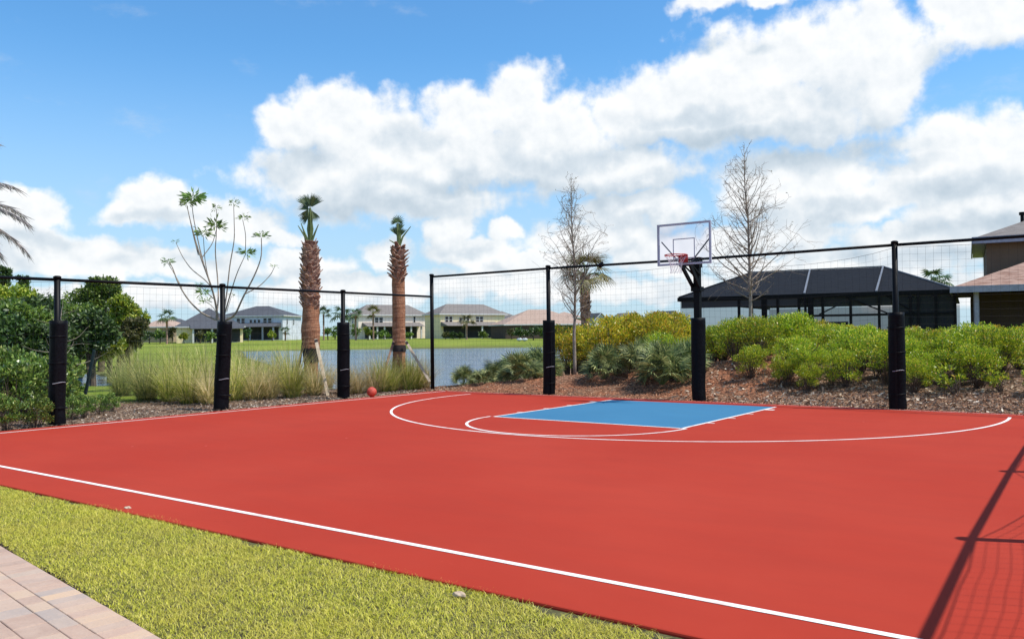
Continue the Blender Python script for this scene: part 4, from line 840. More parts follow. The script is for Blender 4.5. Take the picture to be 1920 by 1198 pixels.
palm_top(pa, 3.95, [(0.0, .95, .01), (.05, .85, .02), (-.05, .85, -.02), (.03, .7, .05), (-.03, .7, -.05), (.02, .9, .03), (-.02, .9, -.02), (-.32, .44, -.02), (-.24, .50, -.03), (.22, .46, .01)],
         [(-.03, .92, -.50, .44, 14, .95, .02), (.03, .92, .50, .44, 14, .95, .02), (0, 1.0, 0.9, .30, 8, .8, .05), (0, 1.0, -0.9, .30, 8, .8, .05), (0, .92, 0, .36, 10, .7, .02), (-.03, .85, -.9, .30, 8, 1.0, .1), (.05, .82, 2.6, .28, 10, .9, .0), (-.05, .86, -2.5, .30, 9, .9, .0), (-.02, .72, -2.2, .30, 8, .8, .0)], MT['palm_leaf'])
p = D(748, 628, 23.5); gzb = H1(p[0], p[1])
pb = tag(empty('sabal_palm', (p[0], p[1], 0)), 'slender smooth trunked palm with a short ring of boots before the cream house', 'palm', 'newly planted palms at the lake')
b = MB(); lathe(b, interp([(gzb-.1, .21), (.6, .19), (1.0, .175), (1.15, .18), (2.0, .182), (3.0, .182), (3.3, .17), (3.7, .13), (4.0, .07)], 60), 22, .02); b.build('trunk', MT['palm_trunk'], pb, True)
b = MB(); boots(b, 3.02, 3.95, lambda z: float(np.interp(z, [3.0, 3.3, 3.7, 3.95], [.17, .20, .17, .11])), 80, .2, .85); b.build('boots', MT['palm_boot'], pb)
b = MB(); lathe(b, interp([(1.02, .19), (1.1, .195), (1.2, .19)], 4), 22, .02); b.build('trunk_strap', MT['strap'], pb, True)
palm_top(pb, 3.95, [(0.0, .75, .02), (.05, .6, -.01), (-.03, .7, .0), (.08, .55, .02), (.36, .58, -.05), (-.25, .2, .05), (.02, .5, .01)],
         [(0, .72, 0, .24, 14, 3.8, .1), (-.02, .70, -.8, .22, 10, 2.0, .1), (.02, .45, .15, .28, 12, 1.0, .1), (-.05, .35, -.25, .30, 12, 1.1, .1), (.06, .3, .3, .32, 10, .8, 0), (0, .2, 0, .36, 8, .5, 0)], MT['palm_leaf'])
def brace(a, c_, w_, t_, lab, m='timber'):
    a = np.array(a, float); c_ = np.array(c_, float); L = np.linalg.norm(c_-a); o = empty('palm_brace', a); tag(o, lab, 'brace', 'timber braces of the planted palms')
    b = MB(); b.beam((0, 0, 0), c_-a, w_, t_, tuple(camdir)); b.build('plank', MT[m], o, bevel=.004); b = MB(); d = unit(c_-a); b.beam(d*0.02, d*.10, w_*1.05, t_*1.3, tuple(camdir)); b.build('cleat', MT['strap'], o)
A1 = D(592, 636, 21.75); B1 = D(615, 742, 21.0); brace(A1, B1, .085, .04, 'wide pale timber plank propping the thick booted palm')
A1 = D(568, 641, 22.1); B1 = D(556, 720, 22.9); brace(A1, B1, .05, .09, 'thin timber prop behind the thick booted palm on its left', 'bark_brown')
A1 = D(761, 640, 23.3); B1 = D(806, 716, 22.9); brace(A1, B1, .07, .05, 'pale timber prop leaning to the right of the slender palm')
A1 = D(738, 640, 23.3); B1 = D(716, 712, 23.0); brace(A1, B1, .06, .05, 'brown timber prop leaning to the left of the slender palm', 'palm_boot')
A1 = D(741, 642, 23.8); B1 = D(735, 700, 24.6); brace(A1, B1, .06, .05, 'short rear timber prop of the slender palm')
A1 = D(566, 643, 21.9)
# leaning stake by the pond
s0 = D(160, 730, 17.5); s1 = D(177, 657, 17.5); o = empty('stake', s0); tag(o, 'dark leaning stake beside the small pond at the left', 'stake'); b = MB(); b.beam((0, 0, -.1), s1-s0, .05, .05); b.build('stake_rod', mat('stake_green', (.012, .03, .03), .6), o)
# ------------------------------------------------------------------ multi stem tree with leaf rosettes
tp0 = D(412, 632, 24.0); root = tag(empty('young_tree', (tp0[0], tp0[1], H1(tp0[0], tp0[1]))), 'young multi stemmed tree with pale bare stems ending in small green leaf rosettes', 'tree'); gz = root.location.z
def W_(u, v, dz=0.0): q = D(u, v, 24.0+dz); return np.array([q[0]-tp0[0], q[1]-tp0[1], q[2]-gz])
b = MB(); b.tube([(0, 0, -.1), W_(411, 690), W_(411, 600)], [.09, .075, .06], 8); b.build('trunk', MT['bark_pale'], root, True)
stems = [([(409, 602), (403, 560), (393, 527), (376, 482), (366, 450), (357, 415), (351, 388)], .034, -.3), ([(383, 500), (372, 455), (362, 405), (359, 372)], .022, .0), ([(378, 484), (399, 457), (407, 425)], .016, .4), ([(405, 600), (410, 560), (408, 520), (403, 470), (406, 440), (406, 392)], .026, .5),
    ([(418, 600), (426, 545), (431, 495), (440, 450), (439, 412), (438, 381)], .024, .2), ([(418, 600), (430, 558), (444, 512), (461, 476)], .024, -.4), ([(422, 601), (441, 592), (455, 558), (476, 520), (491, 483), (490, 446)], .032, -.2), ([(458, 552), (487, 537), (508, 515), (515, 500)], .018, .3), ([(460, 477), (461, 440), (455, 412)], .012, -.3),
    ([(406, 600), (378, 588), (352, 562), (333, 530), (325, 505), (318, 492)], .030, -.1), ([(341, 540), (328, 515), (314, 492)], .014, .2), ([(398, 540), (384, 524), (358, 505), (341, 480), (330, 455)], .018, .6), ([(402, 560), (385, 500), (381, 440)], .018, -.6), ([(400, 560), (384, 545), (374, 535)], .012, -.4), ([(412, 600), (400, 575), (386, 566)], .012, .4), ([(425, 585), (434, 555)], .010, .3), ([(372, 478), (362, 440), (352, 392)], .018, .3)]
b = MB(); Vs = []
for pts, r0, dz in stems:
    P_ = [W_(u, v, dz*min(1, q/2)) for q, (u, v) in enumerate(pts)]; t_ = np.linspace(0, len(P_)-1, len(P_)*4); P_ = np.array(P_)
    from_ = np.stack([np.interp(t_, np.arange(len(P_)), P_[:, k]) for k in range(3)], 1); ker = np.array([.25, .5, .25])
    for _ in range(3):
        f2 = from_.copy(); f2[1:-1] = from_[:-2]*.25+from_[1:-1]*.5+from_[2:]*.25; from_ = f2
    b.tube(from_, np.linspace(r0, max(.008, r0*.35), len(from_)), 6, False)
b.build('stems', MT['bark_pale'], root, True)
for (u, v, dz, R, n) in [(352, 380, -.3, .34, 26), (362, 371, 0, .48, 48), (406, 390, .5, .24, 14), (438, 380, .2, .25, 15), (404, 422, .4, .42, 30), (456, 408, -.3, .28, 16), (381, 437, -.6, .36, 26), (329, 453, .6, .16, 8), (316, 490, -.1, .26, 16), (308, 491, .2, .18, 10), (463, 474, -.4, .34, 24), (491, 442, -.2, .30, 20), (514, 499, .3, .18, 9), (380, 548, -.4, .34, 20), (372, 533, -.4, .2, 9), (386, 565, .4, .26, 14), (434, 553, .3, .16, 8)]:
    link('leaf_rosette', strip_mesh('rosette', rosette(W_(u, v, dz), R*.98, int(n*3.4), .12)), MT['rosette_leaf'], root)
# ------------------------------------------------------------------ bare saplings before the hedge
p = D(1076, 622, 24.0); gz = H1(p[0], p[1])
bare_tree('bare_sapling', 'slender bare grey tree with fine upright twigs left of the hoop', (p[0], p[1], gz), 5.95-gz, lambda t: 2.2*(1-t)**.8*min(1, (t-.12)*3.5)+.16, MT['bark_pale'], 62, 3, 'bare young trees behind the back fence', (MT['palm_leaf_dull'], .35), .055, .27, (1.0, 1.3), 7)
p = D(1405, 620, 21.6); gz = H1(p[0], p[1])
bare_tree('bare_sapling', 'tall bare grey tree with low sprawling branches right of the hoop', (p[0], p[1], gz), 6.3-gz, lambda t: 2.5*(1-t)**.9*min(1, (t-.1)*3.6)+.14, MT['bark_pale'], 66, 9, 'bare young trees behind the back fence', (MT['palm_leaf_dull'], .10), .060, .26, (.98, 1.3), 7, 1.5)
# palm behind the left sapling
def sabal(name, label, loc, Ht, R, nf, lm, r=.15, group=None, nb=22, wd=.03):
    root = tag(empty(name, loc), label, 'palm', group); b = MB(); lathe(b, interp([(-.1, r*1.2), (.4, r), (Ht*.7, r*.95), (Ht, r*.7)], 24), 12, .03); b.build('trunk', MT['palm_boot'], root, True)
    b = MB(); boots(b, Ht*.55, Ht, lambda z: r*1.1, max(16, int(Ht*20)), .16, .5); b.build('boots', MT['palm_boot'], root); b = MB(); Vs = []
    for q in range(nf):
        a = q*2.4+random.gauss(0, .2); e_ = random.uniform(-.35, 1.35); d = np.array([math.cos(a)*math.cos(e_), math.sin(a)*math.cos(e_), math.sin(e_)]); c = np.array([0, 0, Ht])+d*R*.55
        b.tube([(0, 0, Ht-.05), np.array([0, 0, Ht+.05])+d*R*.3, c], [.012*R, .010*R, .008*R], 4, False)
        dd = unit(d+np.array([0, 0, -.45])); nr = unit(np.cross(np.cross(dd, [0, 0, 1.0]), dd)+rng.normal(size=3)*.2); nr = unit(nr-dd*(nr@dd)); Vs.append(fan(c, dd, nr, R*.55, nb, 3.4, wd, .25))
    b.build('stalks', MT['green_stalk'], root); link('crown', strip_mesh('crown', np.concatenate(Vs)), lm, root); return root
p = D(1098, 622, 28.0); sabal('sabal_palm', 'yellowish sabal palm standing behind the left bare tree', onland(p), 3.35, 1.05, 26, MT['palm_leaf_dull'], .15, None, 16, .035)
# ------------------------------------------------------------------ date palm outside the left edge whose dry fronds reach in
p = D(-178, 632, 21.0); root = tag(empty('feather_palm', onland(p)), 'palm beyond the left edge whose dry greyish feathery fronds hang into view', 'palm'); HT = 4.75
b = MB(); lathe(b, interp([(-.1, .22), (2, .19), (HT, .2)], 24), 14, .04); boots(b, 1, HT, lambda z: .2, 120, .15, .5); b.build('trunk', MT['palm_boot'], root, True)
Vs = []; b = MB()
Rv = np.array([_R0[0], _R0[1], 0])
fr = [(0.05, .55), (.25, .25), (-.3, .05), (0.5, .0), (-.1, -.1), (.9, .4), (-.9, .4), (1.6, .5), (2.4, .3), (3.1, .5), (-1.7, .3), (-2.4, .5), (.3, 1.1), (2, 1.2), (-2, 1.2)]
for (aoff, e_) in fr:
    a0 = math.atan2(Rv[1], Rv[0])+aoff; dh = np.array([math.cos(a0), math.sin(a0), 0]); L = 2.9; pts = [np.array([0, 0, HT])]; e1 = e_+.25
    for q in range(14): pts.append(pts[-1]+(dh*math.cos(e1)+np.array([0, 0, math.sin(e1)]))*L/14); e1 -= .085
    pts = np.array(pts); b.tube(pts, np.linspace(.02, .005, 15), 4, False)
    n = 420; tt = rng.uniform(.18, 1, n)*14; i_ = np.minimum(tt.astype(int), 13); f_ = (tt-i_)[:, None]; C = pts[i_]*(1-f_)+pts[i_+1]*f_; ax = unit(pts[i_+1]-pts[i_]); s_ = np.cross(ax, [0, 0, 1.0])*np.where(rng.random(n) < .5, 1, -1)[:, None]
    Dr = unit(ax*.8+s_*.75+np.array([0, 0, -.35])+rng.normal(size=(n, 3))*.12); Vs.append(leaves(C, Dr, rng.uniform(.28, .5, n), np.full(n, .018)))
b.build('stalks', MT['frond_dry'], root); link('fronds', strip_mesh('fronds', np.concatenate(Vs)), MT['frond_dry'], root)
# ------------------------------------------------------------------ wood on the left
TL, TB, TD, TR = MT['tree_leaf'], MT['tree_leaf_bright'], MT['tree_leaf_dark'], MT['tree_leaf_rust']
for a in [('broadleaf_tree', 'round topped tree standing highest over the left wood', 190, 50, 508, 84, 590, TL, 7000, 18), ('broadleaf_tree', 'broad bright green tree at the right end of the left wood', 222, 46, 540, 96, 650, TB, 9000, 22),
    ('broadleaf_tree', 'tree with rusty dead foliage at the right foot of the left wood', 246, 41, 572, 52, 650, TR, 4500, 12), ('broadleaf_tree', 'dark tree behind the pale branching shrub', 135, 50, 552, 120, 655, TL, 8000, 20), ('broadleaf_tree', 'dense dark tree left of the nearest padded post', 60, 38, 540, 130, 665, TD, 9000, 22),
    ('broadleaf_tree', 'yellow green tree with brownish patch at the left edge', 12, 40, 524, 120, 640, TB, 8000, 20), ('broadleaf_tree', 'small dark tuft topped tree at the far left skyline', 46, 60, 508, 26, 545, TD, 1600, 6), ('broadleaf_tree', 'tall narrow dark tree on the skyline at the left edge', 4, 58, 490, 34, 560, TD, 2200, 7),
    ('broadleaf_tree', 'low bright bush tree under the left wood', 172, 38, 598, 70, 655, TB, 4500, 12), ('broadleaf_tree', 'low dark tree just right of the nearest padded post', 128, 34, 596, 60, 665, TD, 5000, 12), ('broadleaf_tree', 'low shady tree at the left edge above the shrubs', 10, 30, 590, 100, 680, TD, 7000, 16), ('broadleaf_tree', 'mid green tree behind the nearest padded post', 92, 44, 556, 80, 650, TL, 6000, 14),
    ('broadleaf_tree', 'dark gap filling tree between the rusty and the bright tree', 205, 42, 590, 60, 655, TD, 4000, 10), ('broadleaf_tree', 'tree beyond the left edge of the wood', -80, 42, 520, 120, 650, TL, 5000, 14), ('broadleaf_tree', 'dark tree beyond the left edge behind the shrubs', -60, 30, 560, 120, 660, TD, 5000, 14)
    , ('broadleaf_tree', 'wide leafy tree filling the middle of the left wood', 150, 44, 560, 110, 668, TL, 9000, 22), ('broadleaf_tree', 'bushy mid green tree behind the rusty one', 232, 52, 560, 70, 660, TL, 6000, 14), ('broadleaf_tree', 'dark bushy tree at the wood edge behind the stake', 175, 36, 575, 80, 670, TD, 7000, 16),
    ('broadleaf_tree', 'dense tree directly above the left shrub bed', 40, 33, 556, 120, 680, TL, 9000, 20), ('broadleaf_tree', 'leafy tree behind the left shrubs near the post', 85, 31, 585, 90, 680, TD, 7000, 16), ('broadleaf_tree', 'brownish mottled tree at the far left edge', 0, 36, 560, 90, 660, TR, 4000, 12), ('broadleaf_tree', 'light bush at the foot of the bright tree', 205, 39, 618, 60, 664, TB, 4000, 10)]:
    a = a[:6]+(a[6]+(14 if a[6] > 620 else 0),)+a[7:]
    far_tree(*a)
p = D(100, 632, 46); bare_tree('bare_bush', 'leafless twiggy tree poking above the left wood', onland(p), 4.6, lambda t: 1.5*(1-t)**.4+.2, MT['bark_pale'], 40, 21, None, None, .06, .3, (.6, 1.1), 6)
p = D(122, 632, 27); bare_tree('bare_bush', 'whitish branching dead shrub right of the nearest padded post', onland(p), 2.7, lambda t: 1.6*(1-t)**.5+.2, MT['bark_pale'], 22, 33, None, None, .05, .1, (.5, 1.1), 5)
# ------------------------------------------------------------------ houses
def hip(b, x0, x1, y0, y1, ze, zr, rl=None, ins=None):
    w_ = x1-x0; d_ = y1-y0; r = min(w_, d_)/2 if ins is None else ins; cy = (y0+y1)/2; a, c = (x0+r, x1-r) if w_ >= d_ or ins is not None else (None, None)
    if a is None: cx = (x0+x1)/2; R1, R2 = (cx, y0+r, zr), (cx, y1-r, zr); b.add([(x0, y0, ze), (x1, y0, ze), (x1, y1, ze), (x0, y1, ze), R1, R2], [(0, 1, 4), (1, 2, 5, 4), (2, 3, 5), (3, 0, 4, 5), (3, 2, 1, 0)])
    else: b.add([(x0, y0, ze), (x1, y0, ze), (x1, y1, ze), (x0, y1, ze), (a, cy, zr), (c, cy, zr)], [(0, 1, 5, 4), (1, 2, 5), (2, 3, 4, 5), (3, 0, 4), (3, 2, 1, 0)])
def win(parent, x, z, w_, h_, y=0.0, nx=1, nz=2, side=None):
    f = MB(); p_ = MB(); t_ = .07
    def P3(a, yy, zz): return (a, yy, zz) if side is None else (side[0]+yy*side[1], a, zz)
    bx = lambda b, a0, a1, y0, y1, c0, c1: b.add([P3(a, yy, zz) for zz in (c0, c1) for yy in (y0, y1) for a in (a0, a1)], [(0, 2, 3, 1), (4, 5, 7, 6), (0, 1, 5, 4), (2, 6, 7, 3), (0, 4, 6, 2), (1, 3, 7, 5)])
    bx(f, x-t_, x, y-.06, y+.02, z-t_, z+h_+t_); bx(f, x+w_, x+w_+t_, y-.06, y+.02, z-t_, z+h_+t_); bx(f, x, x+w_, y-.06, y+.02, z-t_, z); bx(f, x, x+w_, y-.06, y+.02, z+h_, z+h_+t_)
    for k in range(1, nx): bx(f, x+w_*k/nx-.03, x+w_*k/nx+.03, y-.05, y+.02, z, z+h_)
    for k in range(1, nz): bx(f, x, x+w_, y-.048, y+.018, z+h_*k/nz-.03, z+h_*k/nz+.03)
    o = f.build('window', MT['trim_white'], parent); bx(p_, x, x+w_, y-.03, y+.01, z, z+h_); p_.build('pane', MT['glass_dark'], o)
def house(name, label, u, dep, theta, W, Dp, side, ez, rz_, wallm, roofm, wins=(), lanai=None, bz=None, ov=.45, group='houses across the lake', gable=False, sidewins=()):
    p = D(u, 628, dep); gz = H1(p[0], p[1])-.05 if bz is None else bz; th_ = math.radians(theta)
    R0 = np.array([_R0[0], _R0[1]]); F0 = np.array([-_R0[1], _R0[0]]); f = R0*math.cos(th_)+F0*math.sin(th_)
    root = tag(empty(name, (p[0], p[1], gz), math.atan2(f[1], f[0])), label, 'house', group); x0, x1 = (0, W) if side == 'L' else (-W, 0); ez -= gz; rz_ -= gz
    b = MB(); b.box(x0, x1, 0, Dp, -.3, ez); wall = b.build('wall', wallm, root)
    b = MB()
    if gable:
        xm = (x0+x1)/2; b.add([(x0-ov, -ov, ez-.1), (xm, -ov, rz_), (x1+ov, -ov, ez-.1), (x0-ov, Dp, ez-.1), (xm, Dp, rz_), (x1+ov, Dp, ez-.1)], [(0, 1, 4, 3), (1, 2, 5, 4)])
        g_ = MB(); g_.add([(x0, -.02, ez-.02), (x1, -.02, ez-.02), (xm, -.02, rz_-.15)], [(0, 1, 2)]); 
        gb = g_.build('gable', wallm, root); tr = MB(); tr.beam((x0-ov, -ov-.02, ez-.15), (xm, -ov-.02, rz_-.05), .08, .22, (0, 1, 0)); tr.beam((x1+ov, -ov-.02, ez-.15), (xm, -ov-.02, rz_-.05), .08, .22, (0, 1, 0)); tr.build('fascia', MT['trim_white'], root)
    else:
        hip(b, x0-ov, x1+ov, -ov, Dp+ov, ez, rz_)
        tr = MB(); e = ov+.02
        for (a, c_, y0, y1) in ((x0-e, x1+e, -e-.03, -e), (x0-e, x1+e, Dp+e, Dp+e+.03)): tr.box(a, c_, y0, y1, ez-.2, ez+.03)
        for xx in (x0-e-.03, x1+e): tr.box(xx, xx+.03, -e, Dp+e, ez-.2, ez+.03)
        tr.build('fascia', MT['trim_white'], root)
    rf = b.build('roof', roofm, root)
    for (x, z, w_, h_, nx, nz) in wins: win(root, x, z-gz, w_, h_, -.02, nx, nz)
    for (y, z, w_, h_) in sidewins: win(root, y, z-gz, w_, h_, -.02, 1, 2, side=(x0, 1) if side == 'L' else (x1, -1))
    if lanai:
        la, lb_, ld, lz, cols = lanai; lz -= gz; b = MB(); xm0, xm1 = la, lb_
        b.add([(xm0-.3, -ld-.3, lz), (xm1+.3, -ld-.3, lz), (xm1+.3, 0, lz+.9), (xm0-.3, 0, lz+.9), (xm0-.3, 0, lz-.05), (xm1+.3, 0, lz-.05)], [(0, 1, 2, 3), (0, 3, 4), (1, 5, 2), (0, 4, 5, 1)]); lr = b.build('lanai_roof', roofm, root)
        b = MB(); b.box(xm0+.3, xm1-.3, -.06, -.03, .2, lz-.1); b.build('lanai_screen', MT['screen_black'], root)
        for cx in cols: b = MB(); b.box(cx-.16, cx+.16, -ld, -ld+.3, -.2, lz-.02); b.build('column', MT['trim_white'] if wallm is not MT['wall_bluegrey'] else MT['fascia'], root)
    return root
def W2(z, xs, w_=.9, h_=1.3): return [(x, z, w_, h_, 1, 2) for x in xs]
def trip(z, x): return [(x+k*.95, z, .55, .7, 1, 1) for k in range(3)]
house('two_storey_house', 'white two storey house with a dark slate roof and one sunlit white side', 530, 185, -7, 14, 11, 'R', 6.1, 8.4, MT['wall_bluegrey'], MT['roof_slate'], W2(4.2, (-10.6, -9.5), .75)+trip(4.5, -7.6)+W2(4.2, (-4.4, -3.3), .75), (-12.5, -.6, 3.2, 3.6, (-9, -6.2, -3.3, -.9)), sidewins=[(2.2, 4.1, .6, 1.2), (6.0, 4.1, .6, 1.2)])  # white walls coloured with the blue-grey of the shaded front
house('two_storey_house', 'cream two storey house with a brown grey roof behind the slender palm', 672, 185, 31, 16.6, 6.5, 'L', 6.0, 8.4, MT['wall_cream'], MT['roof_grey'], W2(4.1, (3.9, 4.95), .8)+W2(4.3, (13.3,), .4)+W2(4.1, (9.2,), .8), (1.2, 14.4, 3.0, 3.4, (1.5, 3.3, 5.0, 9.8, 11.4, 13.9)), sidewins=[(3, 4.2, .8, 1.2)])
house('two_storey_house', 'yellow two storey house with a brown grey roof right of the corner post', 826, 180, 34, 16.6, 7, 'L', 5.9, 8.2, MT['wall_yellow'], MT['roof_grey'], W2(4.0, (1.2, 2.2), .7)+trip(4.4, 4.7)+W2(4.0, (9.0, 10.0), .75), (.4, 13.6, 2.8, 3.3, (4.9, 8.9, 12.6)), sidewins=[(3, 4.2, .8, 1.2)])
house('bungalow', 'low house with a big steep slate roof and yellow wall left of the young tree', 331, 152, 22, 11.5, 12, 'L', 3.4, 7.0, MT['wall_yellow'], MT['roof_slate'], (), (2.6, 11.3, 2.0, 3.0, (2.8, 6.0, 9)))
house('bungalow', 'low house with a pinkish roof at the left end of the far bank', 262, 165, 0, 6.5, 9, 'L', 3.6, 5.3, MT['wall_tan'], MT['roof_tan'], W2(1.4, (1, 3.5), 1, 1.2))
house('two_storey_house', 'distant dark roofed house behind the left bungalow', 296, 215, 0, 6, 10, 'L', 4.6, 6.4, MT['wall_tan'], MT['roof_slate'])
house('two_storey_house', 'distant small grey roofed house right behind the yellow house', 925, 235, 10, 6, 9, 'L', 6.4, 7.9, MT['wall_tan'], MT['roof_grey'])
house('gabled_house', 'distant pale gabled house between the yellow house and the tan roof', 946, 225, 12, 4.4, 9, 'L', 4.9, 6.4, MT['wall_white'], MT['roof_grey'], W2(3.5, (1.6,), 1, .9), gable=True)
house('bungalow', 'low house with a wide tan roof left of the tall padded post', 948, 165, 14, 17, 13, 'L', 3.3, 6.4, MT['wall_brown'], MT['roof_tan'], (), None)
house('bungalow', 'tan roofed house just right of the tall padded post', 1030, 190, 4, 8, 9, 'L', 5.0, 6.4, MT['wall_tan'], MT['roof_tan'])
house('gabled_house', 'distant blue grey gabled house above the hedge', 1114, 215, 25, 4.0, 9, 'L', 4.6, 6.6, MT['wall_bluegrey'], MT['roof_slate'], gable=True)
house('gabled_house', 'distant brown roofed gabled house above the hedge left of the hoop', 1178, 210, 22, 4.2, 9, 'L', 4.5, 6.5, MT['wall_tan'], MT['roof_grey'], W2(3.6, (1.6,), .9, .9), gable=True)
house('gabled_house', 'distant dark roofed white gabled house beside the screened house', 1252, 205, 24, 4.0, 9, 'L', 4.6, 6.7, MT['wall_white'], MT['roof_slate'], gable=True)
house('bungalow', 'distant dark hip roof joined behind the blue grey gable', 1100, 228, 5, 6.2, 9, 'L', 5.0, 6.9, MT['wall_tan'], MT['roof_slate'])
house('bungalow', 'distant brown hip roof behind the brown gable', 1156, 226, 5, 7.0, 9, 'L', 5.0, 6.8, MT['wall_tan'], MT['roof_grey'])
house('bungalow', 'distant dark hip roof behind the white gable', 1226, 222, 5, 7.5, 9, 'L', 5.2, 7.2, MT['wall_tan'], MT['roof_slate'])
# far bank planting
for q, (u, dep, vt, wp, vb, m_, lb) in enumerate([(668, 172, 606, 26, 634, TL, 'rounded'), (690, 170, 612, 22, 634, TB, 'yellowish'), (700, 172, 618, 30, 634, TD, 'low dark'), (720, 172, 620, 24, 634, TL, 'low'), (835, 168, 622, 18, 633, TR, 'reddish'), (850, 168, 622, 18, 633, TD, 'dark small'),
    (862, 168, 624, 14, 633, TD, 'lowest'), (615, 180, 605, 20, 634, TL, 'tall olive'), (628, 185, 608, 22, 634, TL, 'dull'), (642, 180, 612, 16, 634, TD, 'small dark'), (975, 150, 612, 30, 632, TD, 'dark tangled'), (1000, 150, 606, 36, 632, TD, 'tall dark'), (960, 160, 616, 20, 632, TR, 'brownish'), (1022, 150, 610, 24, 634, TL, 'leafy'),
    (300, 148, 618, 30, 637, TL, 'green'), (322, 148, 608, 16, 637, TR, 'tall brownish'), (280, 150, 622, 30, 638, TD, 'dark'), (345, 147, 625, 14, 637, TB, 'tiny bright'), (375, 147, 620, 18, 637, TR, 'rusty'), (395, 147, 622, 20, 637, TL, 'mid'), (440, 170, 618, 18, 636, TL, 'plain green'), (465, 172, 614, 12, 636, TD, 'narrow'), (510, 172, 618, 16, 636, TB, 'pale green'), (768, 175, 622, 16, 633, TL, 'small'), (905, 170, 620, 20, 633, TL, 'last')]):
    far_tree('garden_bush', f'{lb} bush on the far lawn ' + ('before the left bungalows' if u < 430 else 'before the white house' if u < 560 else 'in the gap between the white and cream houses' if u < 650 else 'before the cream house' if u < 790 else 'before the yellow house' if u < 930 else 'before the tan roofed house'), u, dep, vt, wp, vb, m_, 420, 8, 'bushes on the far lawn', .42)
for (u, dep, vt, R, lb) in [(607, 178, 590, 2.2, 'small palm left in the gap between white and cream houses'), (640, 175, 594, 2.8, 'dark palm right in the gap between white and cream houses'), (667, 168, 592, 1.9, 'thin palm before the left end of the cream house'), (700, 168, 588, 2.1, 'yellowish palm before the cream house windows'), (875, 165, 606, 2.2, 'squat palm before the yellow house'), (535, 172, 622, 1.4, 'tiny palm before the white side wall'), (313, 146, 598, 2.0, 'palm before the left bungalow'), (1750, 60, 528, 1.2, 'dark distant palm seen over the screened house roof'), (1768, 62, 531, 1.0, 'second distant palm close to the brown house eave')]:
    p = D(u, 630, dep); gz = H1(p[0], p[1]); zt = 1.488+(636.2-u*.01114-vt)*dep/FPX; sabal('fan_palm', lb, (p[0], p[1], gz), zt-gz, R, 14, MT['palm_leaf'] if dep < 100 or 'dark' in lb else MT['palm_leaf_dull'] if 'yellow' in lb else MT['palm_leaf'], .16, 'small palms round the houses', 9, R*.09)
for u, lb in ((974, 'left white kayak shape lying on the far lawn'), (984, 'right white kayak shape lying on the far lawn')):
    p = D(u, 632.5, 140); o = empty('kayak', (p[0], p[1], H1(p[0], p[1])+.05)); tag(o, lb, 'kayak', 'white boats on the far lawn'); b = MB(); b.tube([(-.55, 0, .35), (-.3, 0, .3), (0, 0, .28), (.3, 0, .3), (.55, 0, .35)], [.05, .25, .3, .25, .05], 8); b.build('hull', MT['kayak'], o, True); b = MB(); b.tube([(-.15, 0, .5), (.15, 0, .5)], [.14, .14], 8); b.build('cockpit', MT['strap'], o)
# ------------------------------------------------------------------ screened house on the right
EL, ER = G(1273, 559, 2.85), G(1792, 543, 2.85); RL, RR = G(1412, 512, 4.35), G(1655, 500, 4.35); f = unit((ER-EL)[:2]); nb_ = np.array([-f[1], f[0]]); Lh = np.linalg.norm((ER-EL)[:2])
def loc(P_): d = P_[:2]-EL[:2]; return d@f, d@nb_
gz = H1(EL[0], EL[1]); sh_ = tag(empty('screened_house', (EL[0], EL[1], 0), math.atan2(f[1], f[0])), 'dark screened pool house with a black hipped roof behind the hedge', 'house')
x1, y1 = loc(RL); x2, y2 = loc(RR); ym = (y1+y2)/2; ez = 2.85; zr = 4.35; Dp = 2*ym
b = MB(); b.add([(0, 0, ez), (Lh, 0, ez), (Lh, Dp, ez), (0, Dp, ez), (x1, ym, zr), (x2, ym, zr)], [(0, 1, 5, 4), (1, 2, 5), (2, 3, 4, 5), (3, 0, 4)]); b.add([(0, 0, ez-.04), (Lh, 0, ez-.04), (Lh, Dp, ez-.04), (0, Dp, ez-.04)], [(0, 1, 2, 3)])
b.build('roof', MT['roof_black'], sh_)
def rib(P0, P1, w_=.07, m_='rib_grey'): b = MB(); b.beam(P0, P1, w_, .05); b.build('rib', MT[m_], sh_)
up2 = .03
A_ = loc(G(1502, 549, 2.88)); B_ = loc(G(1527, 507, 4.30)); rib((A_[0], .02, ez+up2), (x1+(x2-x1)*.46, ym, zr+up2)); rib((loc(G(1633, 542, 2.88))[0], .02, ez+up2), (x2, ym, zr+up2)); rib((x1, ym, zr+up2), (x2, ym, zr+up2), .06); rib((x2, ym, zr+up2), (Lh, 0, ez+up2), .05); rib((0, 0, ez+up2), (x1, ym, zr+up2), .05, 'black_paint')
b = MB(); b.box(-.05, Lh+.05, -.06, .06, ez-.14, ez+.01); b.box(-.05, .05, .06, Dp, ez-.14, ez); b.build('eave_beam', MT['black_paint'], sh_)
xw = A_[0]
b = MB(); b.box(.1, xw-.2, -.02, .1, ez-.42, ez-.15); b.build('soffit', MT['screen_black'], sh_)
b = MB(); b.box(xw, Lh, -.035, .035, 1.99, 2.07); b.box(xw, xw+.08, -.08, .0, .3, ez); b.build('mid_beam', MT['black_paint'], sh_)
for u in (1275, 1312, 1347, 1384, 1440, 1470, 1500, 1567, 1632, 1664, 1700, 1716, 1752, 1790):
    cx = loc(G(u, 555, 2.6))[0]; w_ = .09 if u not in (1347, 1470) else .2; b = MB(); b.box(cx-w_/2, cx+w_/2, -.05, .05, gz-.1, ez-.14); b.build('post', MT['black_paint'], sh_)
for (ua, va, ub, vb) in ((1550, 548, 1567, 574), (1640, 546, 1655, 574)):
    a = loc(G(ua, va, 2.7))[0]; c_ = loc(G(ub, vb, 2.0))[0]; b = MB(); b.beam((a, .0, 2.72), (c_, 0, 2.05), .05); b.build('strut', MT['black_paint'], sh_)
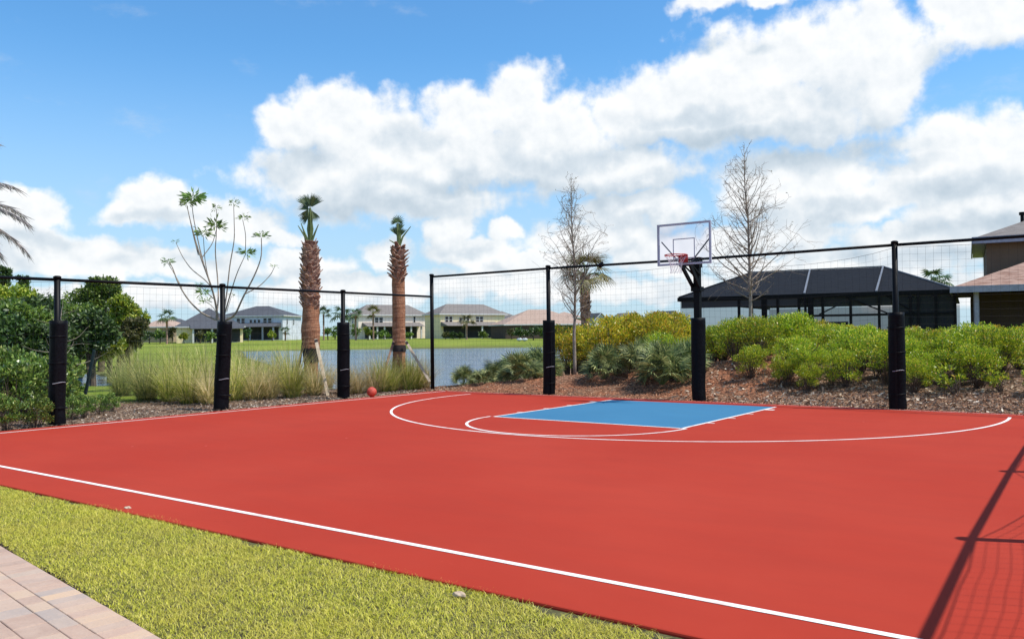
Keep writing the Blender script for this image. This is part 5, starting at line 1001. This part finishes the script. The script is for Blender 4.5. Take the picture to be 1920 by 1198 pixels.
b = MB(); b.add([(.05, .01, gz), (Lh, .01, gz), (Lh, .01, ez-.1), (.05, .01, ez-.1)], [(0, 1, 2, 3)]); b.build('screen', MT['screen'], sh_)
b = MB(); b.add([(.05, Dp-.3, gz), (Lh, Dp-.3, gz), (Lh, Dp-.3, ez-.1), (.05, Dp-.3, ez-.1)], [(0, 1, 2, 3)]); b.build('screen', MT['screen'], sh_)
b = MB(); b.box(2.0, xw-.4, Dp-1.2, Dp-1.0, gz, 1.95); b.box(Lh*.80, Lh, 1.0, 1.2, gz, ez-.2); b.build('back_wall', MT['screen_black'], sh_)
b = MB(); zc_ = 2.0
# inner dome ribs seen through the screen
for (a, c_) in ((xw+.3, xw+1.6), (xw+2.9, xw+4.4)): b.beam((a, 1.5, 2.1), (c_, 1.5, 2.75), .05)
b.build('inner_rib', MT['black_paint'], sh_)
# ------------------------------------------------------------------ brown two storey house at the right edge
C0 = G(1783, 541, 2.85); bh = tag(empty('brown_house', (C0[0], C0[1], 0), math.atan2(f[1], f[0])), 'brown two storey house with rosy shingle roof at the right edge', 'house')
Wd_, Dp_ = 13.0, 11.0; b = MB(); ov = .6
b.box(ov, Wd_-ov, 2.6, Dp_-ov, gz-.2, 2.75); b.build('wall', MT['wall_brown'], bh)  # porch shade is put into the dark brown of this lower wall
b = MB(); hip(b, 0, Wd_, 0, Dp_, 2.88, 2.88+5.5*.40); b.build('roof', MT['roof_pink'], bh)
b = MB(); b.box(-.03, Wd_, -.04, 0, 2.70, 2.92); b.box(-.04, -.0, 0, Dp_, 2.70, 2.92); b.build('fascia', MT['fascia'], bh)
b = MB(); b.tube([(ov+.15, ov*.6, gz), (ov+.15, ov*.6, 2.72)], .085, 8); b.build('porch_column', MT['fascia'], bh)
Up = G(1850, 500, 4.0)
Cx, Cy = (lambda P_: ((P_[:2]-C0[:2])@f, (P_[:2]-C0[:2])@nb_))(D(1850, 500, 33.0))
b = MB(); b.box(Cx, Cx+9, Cy, Cy+7, 2.9, 5.0); b.build('upper_wall', mat('warm_brown_stucco', (0.17, 0.115, 0.075), 0.9, (0.15, 0.10, 0.065), 1), bh)
b = MB(); hip(b, Cx-.45, Cx+9.45, Cy-.45, Cy+7.45, 5.02, 5.02+3.9*.42); ur = b.build('upper_roof', MT['roof_grey'], bh)
b = MB(); b.box(Cx-.48, Cx+9.5, Cy-.5, Cy-.45, 4.80, 5.06); b.box(Cx-.5, Cx-.45, Cy-.45, Cy+7.5, 4.80, 5.06); b.build('fascia', MT['fascia'], bh)
b = MB(); b.box(Cx-.44, Cx+9.4, Cy-.44, Cy, 4.82, 4.84); b.box(Cx-.44, Cx, Cy, Cy+7.4, 4.82, 4.84); b.build('soffit', MT['fascia'], bh)
q_ = D(1917, 420, 35.0)-C0; vx, vy = q_[:2]@f, q_[:2]@nb_; b = MB(); b.tube([(vx, vy, 5.4), (vx, vy, 6.2)], .07, 8); b.tube([(vx, vy, 6.2), (vx, vy, 6.32)], .12, 8); b.build('roof_vent', MT['black_paint'], ur)
